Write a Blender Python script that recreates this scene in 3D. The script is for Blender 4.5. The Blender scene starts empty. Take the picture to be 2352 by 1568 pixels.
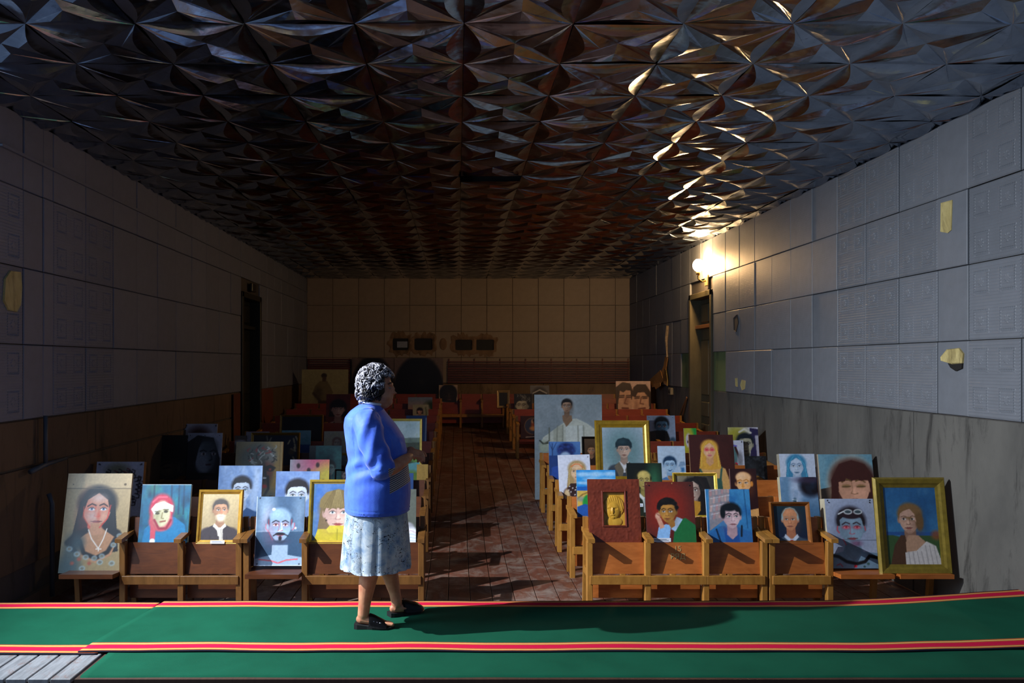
import bpy, bmesh, math, random
import numpy as np
from mathutils import Vector, Matrix, Euler, noise as mnoise

# ------------------------------------------------------------------ camera, world, lights, exposure
random.seed(7)
RNG = np.random.default_rng(7)
scene = bpy.context.scene
COL = scene.collection
F, CX, CY, CZ = 1870.0, 1050.0, 835.0, 2.0        # focal length and vanishing point in photo pixels, eye height

cam_d = bpy.data.cameras.new('camera')
cam_d.sensor_width = 36.0
cam_d.lens = F / 2352.0 * 36.0
cam_d.shift_x = (1176.0 - CX) / 2352.0
cam_d.shift_y = (CY - 784.0) / 2352.0
cam_d.clip_start = 0.05
cam = bpy.data.objects.new('camera', cam_d)
cam.location = (0, 0, CZ)
cam.rotation_euler = (math.pi / 2, 0, 0)
COL.objects.link(cam)
scene.camera = cam

world = bpy.data.worlds.new('world')
world.use_nodes = True
wbg = world.node_tree.nodes['Background']
wbg.inputs[0].default_value = (0.44, 0.60, 0.92, 1)
wbg.inputs[1].default_value = 0.22
scene.world = world

def light(name, kind, loc, energy, color, target=None, **kw):
    d = bpy.data.lights.new(name, kind)
    d.energy = energy
    d.color = color
    for k, v in kw.items():
        setattr(d, k, v)
    o = bpy.data.objects.new(name, d)
    o.location = loc
    if target is not None:
        o.rotation_euler = (Vector(target) - Vector(loc)).to_track_quat('-Z', 'Y').to_euler()
    COL.objects.link(o)
    return o

# stage spotlight on the left side of the stage mouth
light('stage_spotlight', 'SPOT', (-4.2, 4.40, 3.88), 2800, (0.93, 0.96, 1.0), target=(1.9, 5.9, -0.4),
      spot_size=math.radians(88), spot_blend=1.0, shadow_soft_size=0.03)
# added bluish fill light, unseen at stage left, to brighten the right wall
light('right_wall_fill', 'AREA', (-5.2, 3.2, 3.2), 235, (0.58, 0.76, 1.0), target=(4.0, 10.5, 2.3),
      shape='RECTANGLE', size=1.6, size_y=2.4)

scene.view_settings.view_transform = 'Standard'
scene.view_settings.look = 'None'
scene.view_settings.exposure = 0.0
scene.view_settings.gamma = 1.0
scene.view_settings.use_curve_mapping = False

# ------------------------------------------------------------------ helpers
def lin(c):
    c = np.asarray(c, dtype=float)
    return np.where(c <= 0.04045, c / 12.92, ((c + 0.055) / 1.055) ** 2.4)

def hx(s):
    s = s.lstrip('#')
    return tuple(int(s[i:i + 2], 16) / 255.0 for i in (0, 2, 4))

def lc(s):
    return tuple(float(v) for v in lin(hx(s))) + (1.0,)

def floor_z(d):
    return max(0.0, 0.063 * (d - 8.5))

def mesh_obj(name, verts, faces, mat=None, parent=None, smooth=False, loc=None):
    me = bpy.data.meshes.new(name)
    me.from_pydata([tuple(v) for v in verts], [], faces)
    if smooth:
        me.polygons.foreach_set('use_smooth', [True] * len(me.polygons))
    if mat:
        me.materials.append(mat)
    o = bpy.data.objects.new(name, me)
    COL.objects.link(o)
    if parent:
        o.parent = parent
    if loc is not None:
        o.location = loc
    return o

def bm_obj(name, bm, mat=None, parent=None, smooth=False, loc=None):
    me = bpy.data.meshes.new(name)
    bm.normal_update()
    bm.to_mesh(me)
    bm.free()
    if smooth:
        me.polygons.foreach_set('use_smooth', [True] * len(me.polygons))
    if mat:
        me.materials.append(mat)
    o = bpy.data.objects.new(name, me)
    COL.objects.link(o)
    if parent:
        o.parent = parent
    if loc is not None:
        o.location = loc
    return o

def link_copy(name, me, parent=None, loc=(0, 0, 0), rot=(0, 0, 0)):
    o = bpy.data.objects.new(name, me)
    COL.objects.link(o)
    if parent:
        o.parent = parent
    o.location = loc
    o.rotation_euler = rot
    return o

def bx(bm, x0, x1, y0, y1, z0, z1, bevel=0.0, mat4=None):
    vs = [bm.verts.new(p) for p in ((x0, y0, z0), (x1, y0, z0), (x1, y1, z0), (x0, y1, z0),
                                    (x0, y0, z1), (x1, y0, z1), (x1, y1, z1), (x0, y1, z1))]
    fs = [bm.faces.new([vs[i] for i in f]) for f in ((3, 2, 1, 0), (4, 5, 6, 7), (0, 1, 5, 4), (1, 2, 6, 5), (2, 3, 7, 6), (3, 0, 4, 7))]
    if bevel:
        es = list({e for f in fs for e in f.edges})
        r = bmesh.ops.bevel(bm, geom=es, offset=bevel, segments=1, affect='EDGES', profile=0.5)
        vs = list({v for f in r['faces'] for v in f.verts} | {v for v in vs if v.is_valid})
    if mat4 is not None:
        bmesh.ops.transform(bm, matrix=mat4, verts=[v for v in vs if v.is_valid])
    return vs

def box(name, x0, x1, y0, y1, z0, z1, mat, parent=None, bevel=0.0, mat4=None):
    bm = bmesh.new()
    bx(bm, x0, x1, y0, y1, z0, z1, bevel, mat4)
    return bm_obj(name, bm, mat, parent)

def slant(name, pts, thick, mat, parent=None, axis='x'):
    """prism: polygon pts (y,z) extruded over x from thick[0] to thick[1]; or (x,z) over y for axis y."""
    bm = bmesh.new()
    a, b = thick
    if axis == 'x':
        A = [bm.verts.new((a, p[0], p[1])) for p in pts]
        B = [bm.verts.new((b, p[0], p[1])) for p in pts]
    else:
        A = [bm.verts.new((p[0], a, p[1])) for p in pts]
        B = [bm.verts.new((p[0], b, p[1])) for p in pts]
    n = len(pts)
    bm.faces.new(A)
    bm.faces.new(B[::-1])
    for i in range(n):
        bm.faces.new((A[i], B[i], B[(i + 1) % n], A[(i + 1) % n]))
    bmesh.ops.recalc_face_normals(bm, faces=bm.faces[:])
    return bm_obj(name, bm, mat, parent)

def tube_pts(bm, pts, rad, seg=8, cap=True, up=Vector((0, 0, 1))):
    """tube through pts; rad is a list of r or (ra, rb)."""
    pts = [Vector(p) for p in pts]
    rings = []
    n = len(pts)
    for i, p in enumerate(pts):
        t = (pts[min(i + 1, n - 1)] - pts[max(i - 1, 0)]).normalized()
        u = up.cross(t)
        if u.length < 1e-3:
            u = Vector((1, 0, 0)).cross(t)
            if u.length < 1e-3:
                u = Vector((0, 1, 0)).cross(t)
        u.normalize()
        v = t.cross(u)
        r = rad[i] if isinstance(rad, (list, tuple)) else rad
        ra, rb = (r if isinstance(r, (tuple, list)) else (r, r))
        rings.append([bm.verts.new(p + u * ra * math.cos(2 * math.pi * k / seg) + v * rb * math.sin(2 * math.pi * k / seg)) for k in range(seg)])
    for i in range(n - 1):
        for k in range(seg):
            bm.faces.new((rings[i][k], rings[i][(k + 1) % seg], rings[i + 1][(k + 1) % seg], rings[i + 1][k]))
    if cap:
        bm.faces.new(rings[0][::-1])
        bm.faces.new(rings[-1])
    return rings

def ellipsoid(bm, c, r, rot=None, seg=16, rings=10):
    M = Matrix.Translation(Vector(c)) @ (rot.to_matrix().to_4x4() if rot else Matrix.Identity(4)) @ Matrix.Diagonal((r[0], r[1], r[2], 1))
    bmesh.ops.create_uvsphere(bm, u_segments=seg, v_segments=rings, radius=1.0, matrix=M)

def loft(bm, rings, seg=32, cap=True, fn=None):
    """rings: (cx, cy, z, rx, ry) horizontal ellipses stacked in z."""
    R = []
    for j, (cx, cy, z, rx, ry) in enumerate(rings):
        row = []
        for k in range(seg):
            a = 2 * math.pi * k / seg
            f = fn(a, j / (len(rings) - 1)) if fn else 1.0
            row.append(bm.verts.new((cx + rx * f * math.cos(a), cy + ry * f * math.sin(a), z)))
        R.append(row)
    for j in range(len(R) - 1):
        for k in range(seg):
            bm.faces.new((R[j][k], R[j][(k + 1) % seg], R[j + 1][(k + 1) % seg], R[j + 1][k]))
    if cap:
        bm.faces.new(R[0][::-1])
        bm.faces.new(R[-1])
    bmesh.ops.recalc_face_normals(bm, faces=bm.faces[:])
    return R

def empty(name, loc=(0, 0, 0), rot=(0, 0, 0)):
    o = bpy.data.objects.new(name, None)
    o.empty_display_size = 0.1
    o.location = loc
    o.rotation_euler = rot
    COL.objects.link(o)
    return o

def tag(o, label, cat, group=None):
    o['label'] = label
    o['category'] = cat
    if group:
        o['group'] = group
    return o

def struct(o):
    o['kind'] = 'structure'
    return o

def evaluated_mesh(o):
    dg = bpy.context.evaluated_depsgraph_get()
    dg.update()
    me = bpy.data.meshes.new_from_object(o.evaluated_get(dg))
    return me

# ------------------------------------------------------------------ materials
class NT:
    """tiny node-building helper"""
    def __init__(self, name, rough=0.6, metal=0.0, spec=0.5):
        self.m = bpy.data.materials.new(name)
        self.m.use_nodes = True
        self.t = self.m.node_tree
        self.b = self.t.nodes['Principled BSDF']
        self.b.inputs['Roughness'].default_value = rough
        self.b.inputs['Metallic'].default_value = metal
        self.b.inputs['Specular IOR Level'].default_value = spec
    def n(self, kind, **kw):
        nd = self.t.nodes.new(kind)
        for k, v in kw.items():
            setattr(nd, k, v)
        return nd
    def l(self, a, b):
        self.t.links.new(a, b)
    def val(self, sock, v):
        if hasattr(v, 'is_output') or isinstance(v, bpy.types.NodeSocket):
            self.l(v, sock)
        else:
            sock.default_value = v
    def math(self, op, a, b=0.0, c=0.0, clamp=False):
        nd = self.n('ShaderNodeMath', operation=op)
        nd.use_clamp = clamp
        self.val(nd.inputs[0], a); self.val(nd.inputs[1], b); self.val(nd.inputs[2], c)
        return nd.outputs[0]
    def mix(self, f, a, b, blend='MIX'):
        nd = self.n('ShaderNodeMix', data_type='RGBA', blend_type=blend)
        self.val(nd.inputs[0], f); self.val(nd.inputs[6], a); self.val(nd.inputs[7], b)
        return nd.outputs[2]
    def noise(self, vec, scale, detail=4, rough=0.6, dist=0.0):
        nd = self.n('ShaderNodeTexNoise')
        if vec is not None:
            self.l(vec, nd.inputs['Vector'])
        nd.inputs['Scale'].default_value = scale
        nd.inputs['Detail'].default_value = detail
        nd.inputs['Roughness'].default_value = rough
        nd.inputs['Distortion'].default_value = dist
        return nd.outputs['Fac']
    def ramp(self, fac, stops):
        nd = self.n('ShaderNodeValToRGB')
        cr = nd.color_ramp
        while len(cr.elements) > len(stops):
            cr.elements.remove(cr.elements[-1])
        while len(cr.elements) < len(stops):
            cr.elements.new(0.5)
        for e, (p, c) in zip(cr.elements, stops):
            e.position = p
            e.color = c if len(c) == 4 else tuple(c) + (1,)
        self.val(nd.inputs[0], fac)
        return nd.outputs[0]
    def map(self, vec, scale=(1, 1, 1), loc=(0, 0, 0), rot=(0, 0, 0)):
        nd = self.n('ShaderNodeMapping')
        self.l(vec, nd.inputs[0])
        nd.inputs['Location'].default_value = loc
        nd.inputs['Rotation'].default_value = rot
        nd.inputs['Scale'].default_value = scale
        return nd.outputs[0]
    def obj(self):
        return self.n('ShaderNodeTexCoord').outputs['Object']
    def pos(self):
        return self.n('ShaderNodeNewGeometry').outputs['Position']
    def rand(self):
        return self.n('ShaderNodeObjectInfo').outputs['Random']
    def bump(self, h, strength=0.5, dist=0.01):
        nd = self.n('ShaderNodeBump')
        nd.inputs['Strength'].default_value = strength
        nd.inputs['Distance'].default_value = dist
        self.l(h, nd.inputs['Height'])
        self.l(nd.outputs[0], self.b.inputs['Normal'])
    def color(self, v):
        self.val(self.b.inputs['Base Color'], v)
        return self.m

def simple(name, hexc, rough=0.6, metal=0.0, var=0.12, scale=8.0, bump=0.0):
    t = NT(name, rough, metal)
    c = lc(hexc)
    p = t.obj()
    f = t.noise(p, scale, 5)
    dark = tuple(v * (1 - var * 1.6) for v in c[:3]) + (1,)
    lite = tuple(min(1, v * (1 + var)) for v in c[:3]) + (1,)
    t.color(t.ramp(f, [(0.3, dark), (0.7, lite)]))
    if bump:
        t.bump(t.noise(p, scale * 6, 3), bump, 0.005)
    return t.m

def wood(name, c1, c2, rough=0.4, grain=(3, 3, 40), vary=0.35, axis_scale=1.0):
    t = NT(name, rough)
    p = t.obj()
    r = t.rand()
    off = t.n('ShaderNodeVectorMath', operation='ADD')
    cmb = t.n('ShaderNodeCombineXYZ')
    t.l(t.math('MULTIPLY', r, 13.0), cmb.inputs[0]); t.l(t.math('MULTIPLY', r, 7.0), cmb.inputs[1]); t.l(t.math('MULTIPLY', r, 5.0), cmb.inputs[2])
    t.l(p, off.inputs[0]); t.l(cmb.outputs[0], off.inputs[1])
    q = t.map(off.outputs[0], grain)
    f = t.noise(q, 2.0 * axis_scale, 6, 0.65, 0.6)
    base = t.ramp(f, [(0.25, lc(c1)), (0.75, lc(c2))])
    wear = t.noise(off.outputs[0], 5.0, 6, 0.7)
    base = t.mix(t.math('MULTIPLY', t.math('SUBTRACT', wear, 0.5, clamp=True), 1.2, clamp=True), base, lc(c1))
    hs = t.n('ShaderNodeHueSaturation')
    t.l(base, hs.inputs['Color'])
    t.l(t.math('ADD', t.math('MULTIPLY', r, vary * 2), 1.0 - vary), hs.inputs['Value'])
    t.color(hs.outputs[0])
    t.bump(f, 0.12, 0.004)
    return t.m
# ------------------------------------------------------------------ room materials
mat_plain = {}
def make_panel_mat(name, base, ribs=0.35):
    t = NT(name, 0.55)
    p = t.obj()
    sx = t.n('ShaderNodeSeparateXYZ'); t.l(p, sx.inputs[0])
    x, z = sx.outputs[0], sx.outputs[2]
    def cell(v):
        return t.math('SUBTRACT', t.math('FRACT', t.math('DIVIDE', v, 0.30)), 0.5)
    u, v = cell(x), cell(z)
    au, av = t.math('ABSOLUTE', u), t.math('ABSOLUTE', v)
    rr = t.math('MAXIMUM', au, av)
    ring = t.math('MULTIPLY', t.math('GREATER_THAN', rr, 0.26), t.math('LESS_THAN', rr, 0.34))
    dots = t.math('GREATER_THAN', t.math('MULTIPLY', t.math('SINE', t.math('MULTIPLY', u, 75.0)), t.math('SINE', t.math('MULTIPLY', v, 75.0))), 0.0)
    cross = t.math('MAXIMUM', t.math('MULTIPLY', t.math('LESS_THAN', au, 0.035), t.math('LESS_THAN', av, 0.13)),
                   t.math('MULTIPLY', t.math('LESS_THAN', av, 0.035), t.math('LESS_THAN', au, 0.13)))
    rib = t.math('GREATER_THAN', t.math('SINE', t.math('MULTIPLY', z, 2 * math.pi / 0.024)), 0.1)
    plain = t.math('LESS_THAN', t.rand(), 0.30)            # some tiles are painted over smooth
    h = t.math('ADD', t.math('MULTIPLY', rib, ribs), t.math('MULTIPLY', t.math('MULTIPLY', ring, dots), -1.1))
    h = t.math('ADD', h, t.math('MULTIPLY', cross, 0.9))
    h = t.math('MULTIPLY', h, t.math('SUBTRACT', 1.0, t.math('MULTIPLY', plain, 0.8)))
    n = t.noise(p, 9.0, 6, 0.6)
    h = t.math('ADD', h, t.math('MULTIPLY', t.noise(p, 60.0, 3), 0.5))
    t.bump(h, 0.3, 0.004)
    c = lc(base)
    col = t.ramp(n, [(0.3, tuple(k * 0.86 for k in c[:3])), (0.7, c)])
    hs = t.n('ShaderNodeHueSaturation'); t.l(col, hs.inputs['Color'])
    t.l(t.math('ADD', t.math('MULTIPLY', t.rand(), 0.16), 0.92), hs.inputs['Value'])
    t.color(hs.outputs[0])
    return t.m

def plain_paint(name, base):
    t = NT(name, 0.5)
    p = t.obj()
    c = lc(base)
    col = t.ramp(t.noise(p, 7.0, 6), [(0.3, tuple(k * 0.88 for k in c[:3])), (0.7, c)])
    hs = t.n('ShaderNodeHueSaturation'); t.l(col, hs.inputs['Color'])
    t.l(t.math('ADD', t.math('MULTIPLY', t.rand(), 0.16), 0.92), hs.inputs['Value'])
    t.color(hs.outputs[0])
    t.bump(t.noise(p, 90.0, 3), 0.15, 0.003)
    return t.m
M_panel_r = make_panel_mat('painted_acoustic_tile_grey', '#70747b')
M_panel_l = make_panel_mat('painted_acoustic_tile_left', '#6c7284')
M_panel_b = make_panel_mat('painted_acoustic_tile_beige', '#9a8a78', 0.25)

mat_plain[M_panel_r.name] = plain_paint('tile_paint_grey', '#6c7077')
mat_plain[M_panel_l.name] = plain_paint('tile_paint_left', '#6c7284')

def stained(name, c1, c2, c3, scale=1.2):
    t = NT(name, 0.85)
    p = t.pos()
    n1 = t.noise(t.map(p, (1, 1, 0.45)), scale, 8, 0.65, 0.3)
    col = t.ramp(n1, [(0.3, lc(c1)), (0.65, lc(c2))])
    n2 = t.noise(t.map(p, (2.2, 2.2, 0.5)), 2.2, 8, 0.75, 0.6)
    col = t.mix(t.math('MULTIPLY', t.math('SUBTRACT', n2, 0.53, clamp=True), 6.0, clamp=True), col, lc(c3))
    t.color(col)
    t.bump(t.noise(p, 14, 6), 0.25, 0.01)
    return t.m

M_dado_r = stained('stained_grey_plaster', '#454441', '#5f5d58', '#242220')
M_dado_l = stained('stained_brown_board', '#4a3a2c', '#5d4a38', '#2a211a')
M_dado_b = stained('stained_beige_plaster', '#6f5a45', '#927a60', '#4f3f30')
M_base = stained('bare_wall', '#3c3734', '#4a4541', '#292523')
M_green = stained('old_green_paint', '#5a6a45', '#6a7a50', '#3c4a30')
M_gap = simple('dark_cavity', '#14110f', 0.9)
M_foam = stained('yellow_foam', '#a08f58', '#c2b27a', '#6d5f3a', 9)
M_slat = wood('dark_red_slat', '#4a2019', '#6b3024', 0.5, (8, 8, 60))
M_door = wood('olive_door_paint', '#4b4634', '#5c5540', 0.45, (6, 6, 2), 0.05)
M_doordark = wood('doorway_darkness', '#10130f', '#191d17', 0.5, (6, 6, 2), 0.05)  # near-black: darkness of the left doorway put into the door colour
M_floor = None

def floor_mat():
    t = NT('worn_red_brown_floor_paint', 0.5)
    p = t.pos()
    r = t.rand()
    n = t.noise(t.map(p, (6, 0.8, 6)), 1.5, 8, 0.7, 0.4)
    col = t.ramp(n, [(0.3, lc('#4f2e24')), (0.7, lc('#744635'))])
    w = t.noise(t.map(p, (1.6, 1.6, 1)), 2.4, 9, 0.75, 0.8)
    col = t.mix(t.math('MULTIPLY', t.math('SUBTRACT', w, 0.47, clamp=True), 5.0, clamp=True), col, lc('#8a7c72'))
    w2 = t.noise(p, 9.0, 9, 0.8, 1.2)
    col = t.mix(t.math('MULTIPLY', t.math('SUBTRACT', w2, 0.58, clamp=True), 6.0, clamp=True), col, lc('#85392a'))
    hs = t.n('ShaderNodeHueSaturation'); t.l(col, hs.inputs['Color'])
    t.l(t.math('ADD', t.math('MULTIPLY', r, 0.3), 0.85), hs.inputs['Value'])
    t.color(hs.outputs[0])
    t.bump(w2, 0.2, 0.004)
    return t.m
M_floor = floor_mat()

# ------------------------------------------------------------------ panels
_panel_cache = {}
def panel_mesh(w, h, mat):
    key = (round(w, 3), round(h, 3), mat.name)
    if key not in _panel_cache:
        bm = bmesh.new()
        g = 0.003
        b = 0.006
        x0, x1, z0, z1 = -w / 2 + g, w / 2 - g, -h / 2 + g, h / 2 - g
        back = [bm.verts.new(p) for p in ((x0, 0.03, z0), (x1, 0.03, z0), (x1, 0.03, z1), (x0, 0.03, z1))]
        mid = [bm.verts.new(p) for p in ((x0, b, z0), (x1, b, z0), (x1, b, z1), (x0, b, z1))]
        fr = [bm.verts.new(p) for p in ((x0 + b, 0, z0 + b), (x1 - b, 0, z0 + b), (x1 - b, 0, z1 - b), (x0 + b, 0, z1 - b))]
        for A, B in ((back, mid), (mid, fr)):
            for i in range(4):
                bm.faces.new((A[i], A[(i + 1) % 4], B[(i + 1) % 4], B[i]))
        bm.faces.new(fr)
        bm.faces.new(back[::-1])
        bmesh.ops.recalc_face_normals(bm, faces=bm.faces[:])
        me = bpy.data.meshes.new('wall_tile')
        bm.to_mesh(me); bm.free()
        me.materials.append(mat)
        _panel_cache[key] = me
    return _panel_cache[key]

def relief_tile(mat):
    """0.6 m plaster tile with grooves, four square rings of holes and four raised crosses"""
    n = 150
    xs = np.linspace(-0.2945, 0.2945, n + 1)
    gx, gz = np.meshgrid(xs, xs)
    u = np.mod(gx + 0.3, 0.3) - 0.15; v = np.mod(gz + 0.3, 0.3) - 0.15
    rr = np.maximum(abs(u), abs(v))
    groove = 0.0022 * (0.5 + 0.5 * np.clip(2.2 * np.sin(gz * 2 * np.pi / 0.0245), -1, 1))
    ring = (rr > 0.068) & (rr < 0.088)
    hole = ring & (np.sin(u * 2 * np.pi / 0.0195 + np.pi / 2) > 0.0) & (np.sin(v * 2 * np.pi / 0.0195 + np.pi / 2) > -0.3)
    corner = (abs(abs(u) - 0.082) < 0.014) & (abs(abs(v) - 0.082) < 0.014)
    cross = ((abs(u) < 0.009) & (abs(v) < 0.034)) | ((abs(v) < 0.009) & (abs(u) < 0.034)) | ((abs(abs(u) - abs(v)) < 0.006) & (rr < 0.026))
    y = groove.copy()
    y[ring] = 0.0
    y[corner] = 0.0
    y[hole] = 0.006
    y[cross] = -0.0022
    e = np.maximum(abs(gx), abs(gz))
    y = np.where(e > 0.290, 0.006, y)
    vs = np.stack([gx.ravel(), y.ravel(), gz.ravel()], 1)
    i, j = np.meshgrid(np.arange(n), np.arange(n), indexing='ij')
    a = (i * (n + 1) + j).ravel()
    fs = np.stack([a, a + 1, a + n + 2, a + n + 1], 1)
    me = bpy.data.meshes.new('wall_tile')
    V = [tuple(q) for q in vs.tolist()]
    k0 = len(V)
    V += [(-0.2945, 0.03, -0.2945), (0.2945, 0.03, -0.2945), (0.2945, 0.03, 0.2945), (-0.2945, 0.03, 0.2945)]
    c = [0, n, (n + 1) * (n + 1) - 1, n * (n + 1)]
    FS = [tuple(q) for q in fs.tolist()] + [(k0 + q, k0 + (q + 1) % 4, c[(q + 1) % 4], c[q]) for q in range(4)] + [(k0 + 3, k0 + 2, k0 + 1, k0)]
    me.from_pydata(V, [], FS)
    me.materials.append(mat)
    return me
RELIEF = {}

XL, XR, YB, ZC = -3.478, 4.002, 18.85, 3.956
HALF = math.pi / 2
jit = random.Random(3)

def add_panel(wall, side, a0, a1, z0, z1, mat):
    """a: depth for the side walls, x for the back wall"""
    w, h = a1 - a0, z1 - z0
    if w < 0.05 or h < 0.05:
        return
    sc = (1, 1, 1)
    near = (side == 'r' and a1 < 9.0) or (side == 'l' and a1 < 8.3)
    if near and w > 0.55 and h > 0.55 :
        if mat.name not in RELIEF:
            RELIEF[mat.name] = relief_tile(mat_plain[mat.name])
        me = RELIEF[mat.name]
        sc = ((w - 0.004) / 0.5935, 1, (h - 0.004) / 0.5935)
    else:
        me = panel_mesh(w, h, mat)
    am, zm = (a0 + a1) / 2, (z0 + z1) / 2
    pr = jit.uniform(-0.004, 0.006)
    if side == 'r':
        link_copy('wall_tile', me, wall, (XR - pr, am, zm), (0, 0, -HALF)).scale = sc
    elif side == 'l':
        link_copy('wall_tile', me, wall, (XL + pr, am, zm), (0, 0, HALF)).scale = sc
    else:
        link_copy('wall_tile', me, wall, (am, YB - pr, zm), (0, 0, 0))

def wall_boxes(name, side, boxes, mat):
    bm = bmesh.new()
    for (a0, a1, z0, z1) in boxes:
        if side == 'r':
            bx(bm, XR + 0.03, XR + 0.28, a0, a1, z0, z1)
        elif side == 'l':
            bx(bm, XL - 0.28, XL - 0.03, a0, a1, z0, z1)
        else:
            bx(bm, a0, a1, YB + 0.03, YB + 0.28, z0, z1)
    return struct(bm_obj(name, bm, mat))

D0, D1, DT = 12.74, 13.98, 3.17       # right door
E0, E1 = 13.10, 14.37                 # left door
wall_right = wall_boxes('wall_right', 'r', [(5.18, D0, -0.2, 4.3), (D1, YB + 0.28, -0.2, 4.3), (D0, D1, DT, 4.3)], M_base)
wall_left = wall_boxes('wall_left', 'l', [(6.19, E0, -0.2, 4.3), (E1, YB + 0.28, -0.2, 4.3), (E0, E1, DT, 4.3)], M_base)
wall_back = wall_boxes('wall_back', 'b', [(XL - 0.28, XR + 0.28, -0.2, 4.3)], M_base)

rz = [1.583, 2.181, 2.776, 3.371, ZC + 0.02]
redge = [5.18, 5.78, 6.38, 6.785] + [6.785 + 0.5955 * i for i in range(1, 11)]
redge = [e for e in redge if e < D0 - 0.2] + [12.14, D0]
redge = sorted(set(round(e, 3) for e in redge))
redge2 = [D1, 14.55] + [14.55 + 0.6 * i for i in range(1, 7)] + [YB]
for E in (redge, redge2):
    for i in range(len(E) - 1):
        for j in range(4):
            if j == 0 and (abs(E[i] - 12.14) < 0.02 or abs(E[i] - D1) < 0.02):
                continue                                   # tiles missing beside the door: green paint
            add_panel(wall_right, 'r', E[i], E[i + 1], rz[j], rz[j + 1], M_panel_r)
for (a, b) in ((D0, 13.36), (13.36, D1)):
    add_panel(wall_right, 'r', a, b, rz[3], rz[4], M_panel_r)
for (a, b) in ((12.14, D0), (D1, 14.55)):
    box('painted_patch', XR + 0.02, XR + 0.035, a, b, rz[0], rz[1], M_green, wall_right)

lz = [1.55, 2.154, 2.769, 3.395, 3.665, ZC + 0.03]
ledge = [5.93, 6.53, 6.84, 7.01] + [7.01 + 0.6115 * i for i in range(1, 10)] + [E0]
ledge2 = [E1, 14.9, 15.5, 16.1, 16.7, 17.3, 17.9, 18.4, YB]
for E in (ledge, ledge2):
    for i in range(len(E) - 1):
        for j in range(5):
            add_panel(wall_left, 'l', E[i], E[i + 1], lz[j], lz[j + 1], M_panel_l)
for (a, b) in ((E0, 13.73), (13.73, E1)):
    add_panel(wall_left, 'l', a, b, lz[3], lz[4], M_panel_l)
    add_panel(wall_left, 'l', a, b, lz[4], lz[5], M_panel_l)
# thin lath nailed along the upper seam of the left wall
box('seam_lath', XL - 0.005, XL + 0.022, 6.19, YB, lz[4] - 0.012, lz[4] + 0.012, M_panel_l, wall_left)

bz = [2.141, 2.746, 3.351, ZC + 0.03]
bcols = [XL + 0.6 * i for i in range(12)] + [XR - 0.30, XR]
bcols = [XL + 0.595 * i for i in range(13)] + [XR]
for i in range(len(bcols) - 1):
    for j in range(3):
        add_panel(wall_back, 'b', bcols[i], bcols[i + 1], bz[j], bz[j + 1], M_panel_b)
    add_panel(wall_back, 'b', bcols[i], bcols[i + 1], 1.55, bz[0], M_panel_b)

# lower wall slabs
def dado(wall, side, edges, ztop, mat, zlo=-0.05, name='wall_slab'):
    for a0, a1 in zip(edges[:-1], edges[1:]):
        if side == 'r':
            box(name, XR + 0.012, XR + 0.035, a0 + 0.006, a1 - 0.006, zlo, ztop, mat, wall, 0.004)
        elif side == 'l':
            box(name, XL - 0.035, XL - 0.012, a0 + 0.006, a1 - 0.006, zlo, ztop, mat, wall, 0.004)
        else:
            box(name, a0 + 0.006, a1 - 0.006, YB + 0.012, YB + 0.035, zlo, ztop, mat, wall, 0.004)
dado(wall_right, 'r', [5.18, 7.165, 8.59, 10.03, 11.47, D0], 1.575, M_dado_r)
dado(wall_right, 'r', [D1, 15.0, 16.4, 17.8, YB], 1.575, M_dado_r)
dado(wall_left, 'l', [6.19, 6.78, 7.86, 10.4, 11.7, E0], 1.54, M_dado_l, 1.17)
dado(wall_left, 'l', [6.19, 7.3, 8.9, 10.4, 11.7, E0], 1.15, M_dado_l, 0.36, 'lower_board')
dado(wall_left, 'l', [E1, 15.2, 16.4, 17.6, YB], 1.54, M_dado_l)
dado(wall_back, 'b', [XL, -1.9, -0.4, 2.0, XR], 1.54, M_dado_b)
struct(box('baseboard_left', XL - 0.03, XL + 0.02, 6.19, E0, 0.0, 0.12, M_dado_l))

# red slats on the back wall, under the tiles
sl = empty('slat_screen', (0, YB, 1.85))
tag(sl, 'dark red wooden slat screen running along the back wall under the beige tiles', 'slats')
for (xa, xb) in ((-0.22, XR - 0.02), (XL + 0.02, -2.46)):
    for k in range(11):
        z = 1.555 + k * 0.053
        if xa > -1 and k == 10:
            continue
        hgt = 0.036 if k < 8 else 0.026
        o = box('slat', xa, xb, -0.045, -0.028, z - 1.85, z - 1.85 + hgt, M_slat, sl)
    nb = int((xb - xa) / 0.6)
    for k in range(nb + 1):
        x = xa + 0.03 + (xb - xa - 0.06) * k / nb
        box('batten', x - 0.012, x + 0.012, -0.028, -0.012, 1.54 - 1.85, 2.12 - 1.85, M_slat, sl)

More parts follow.
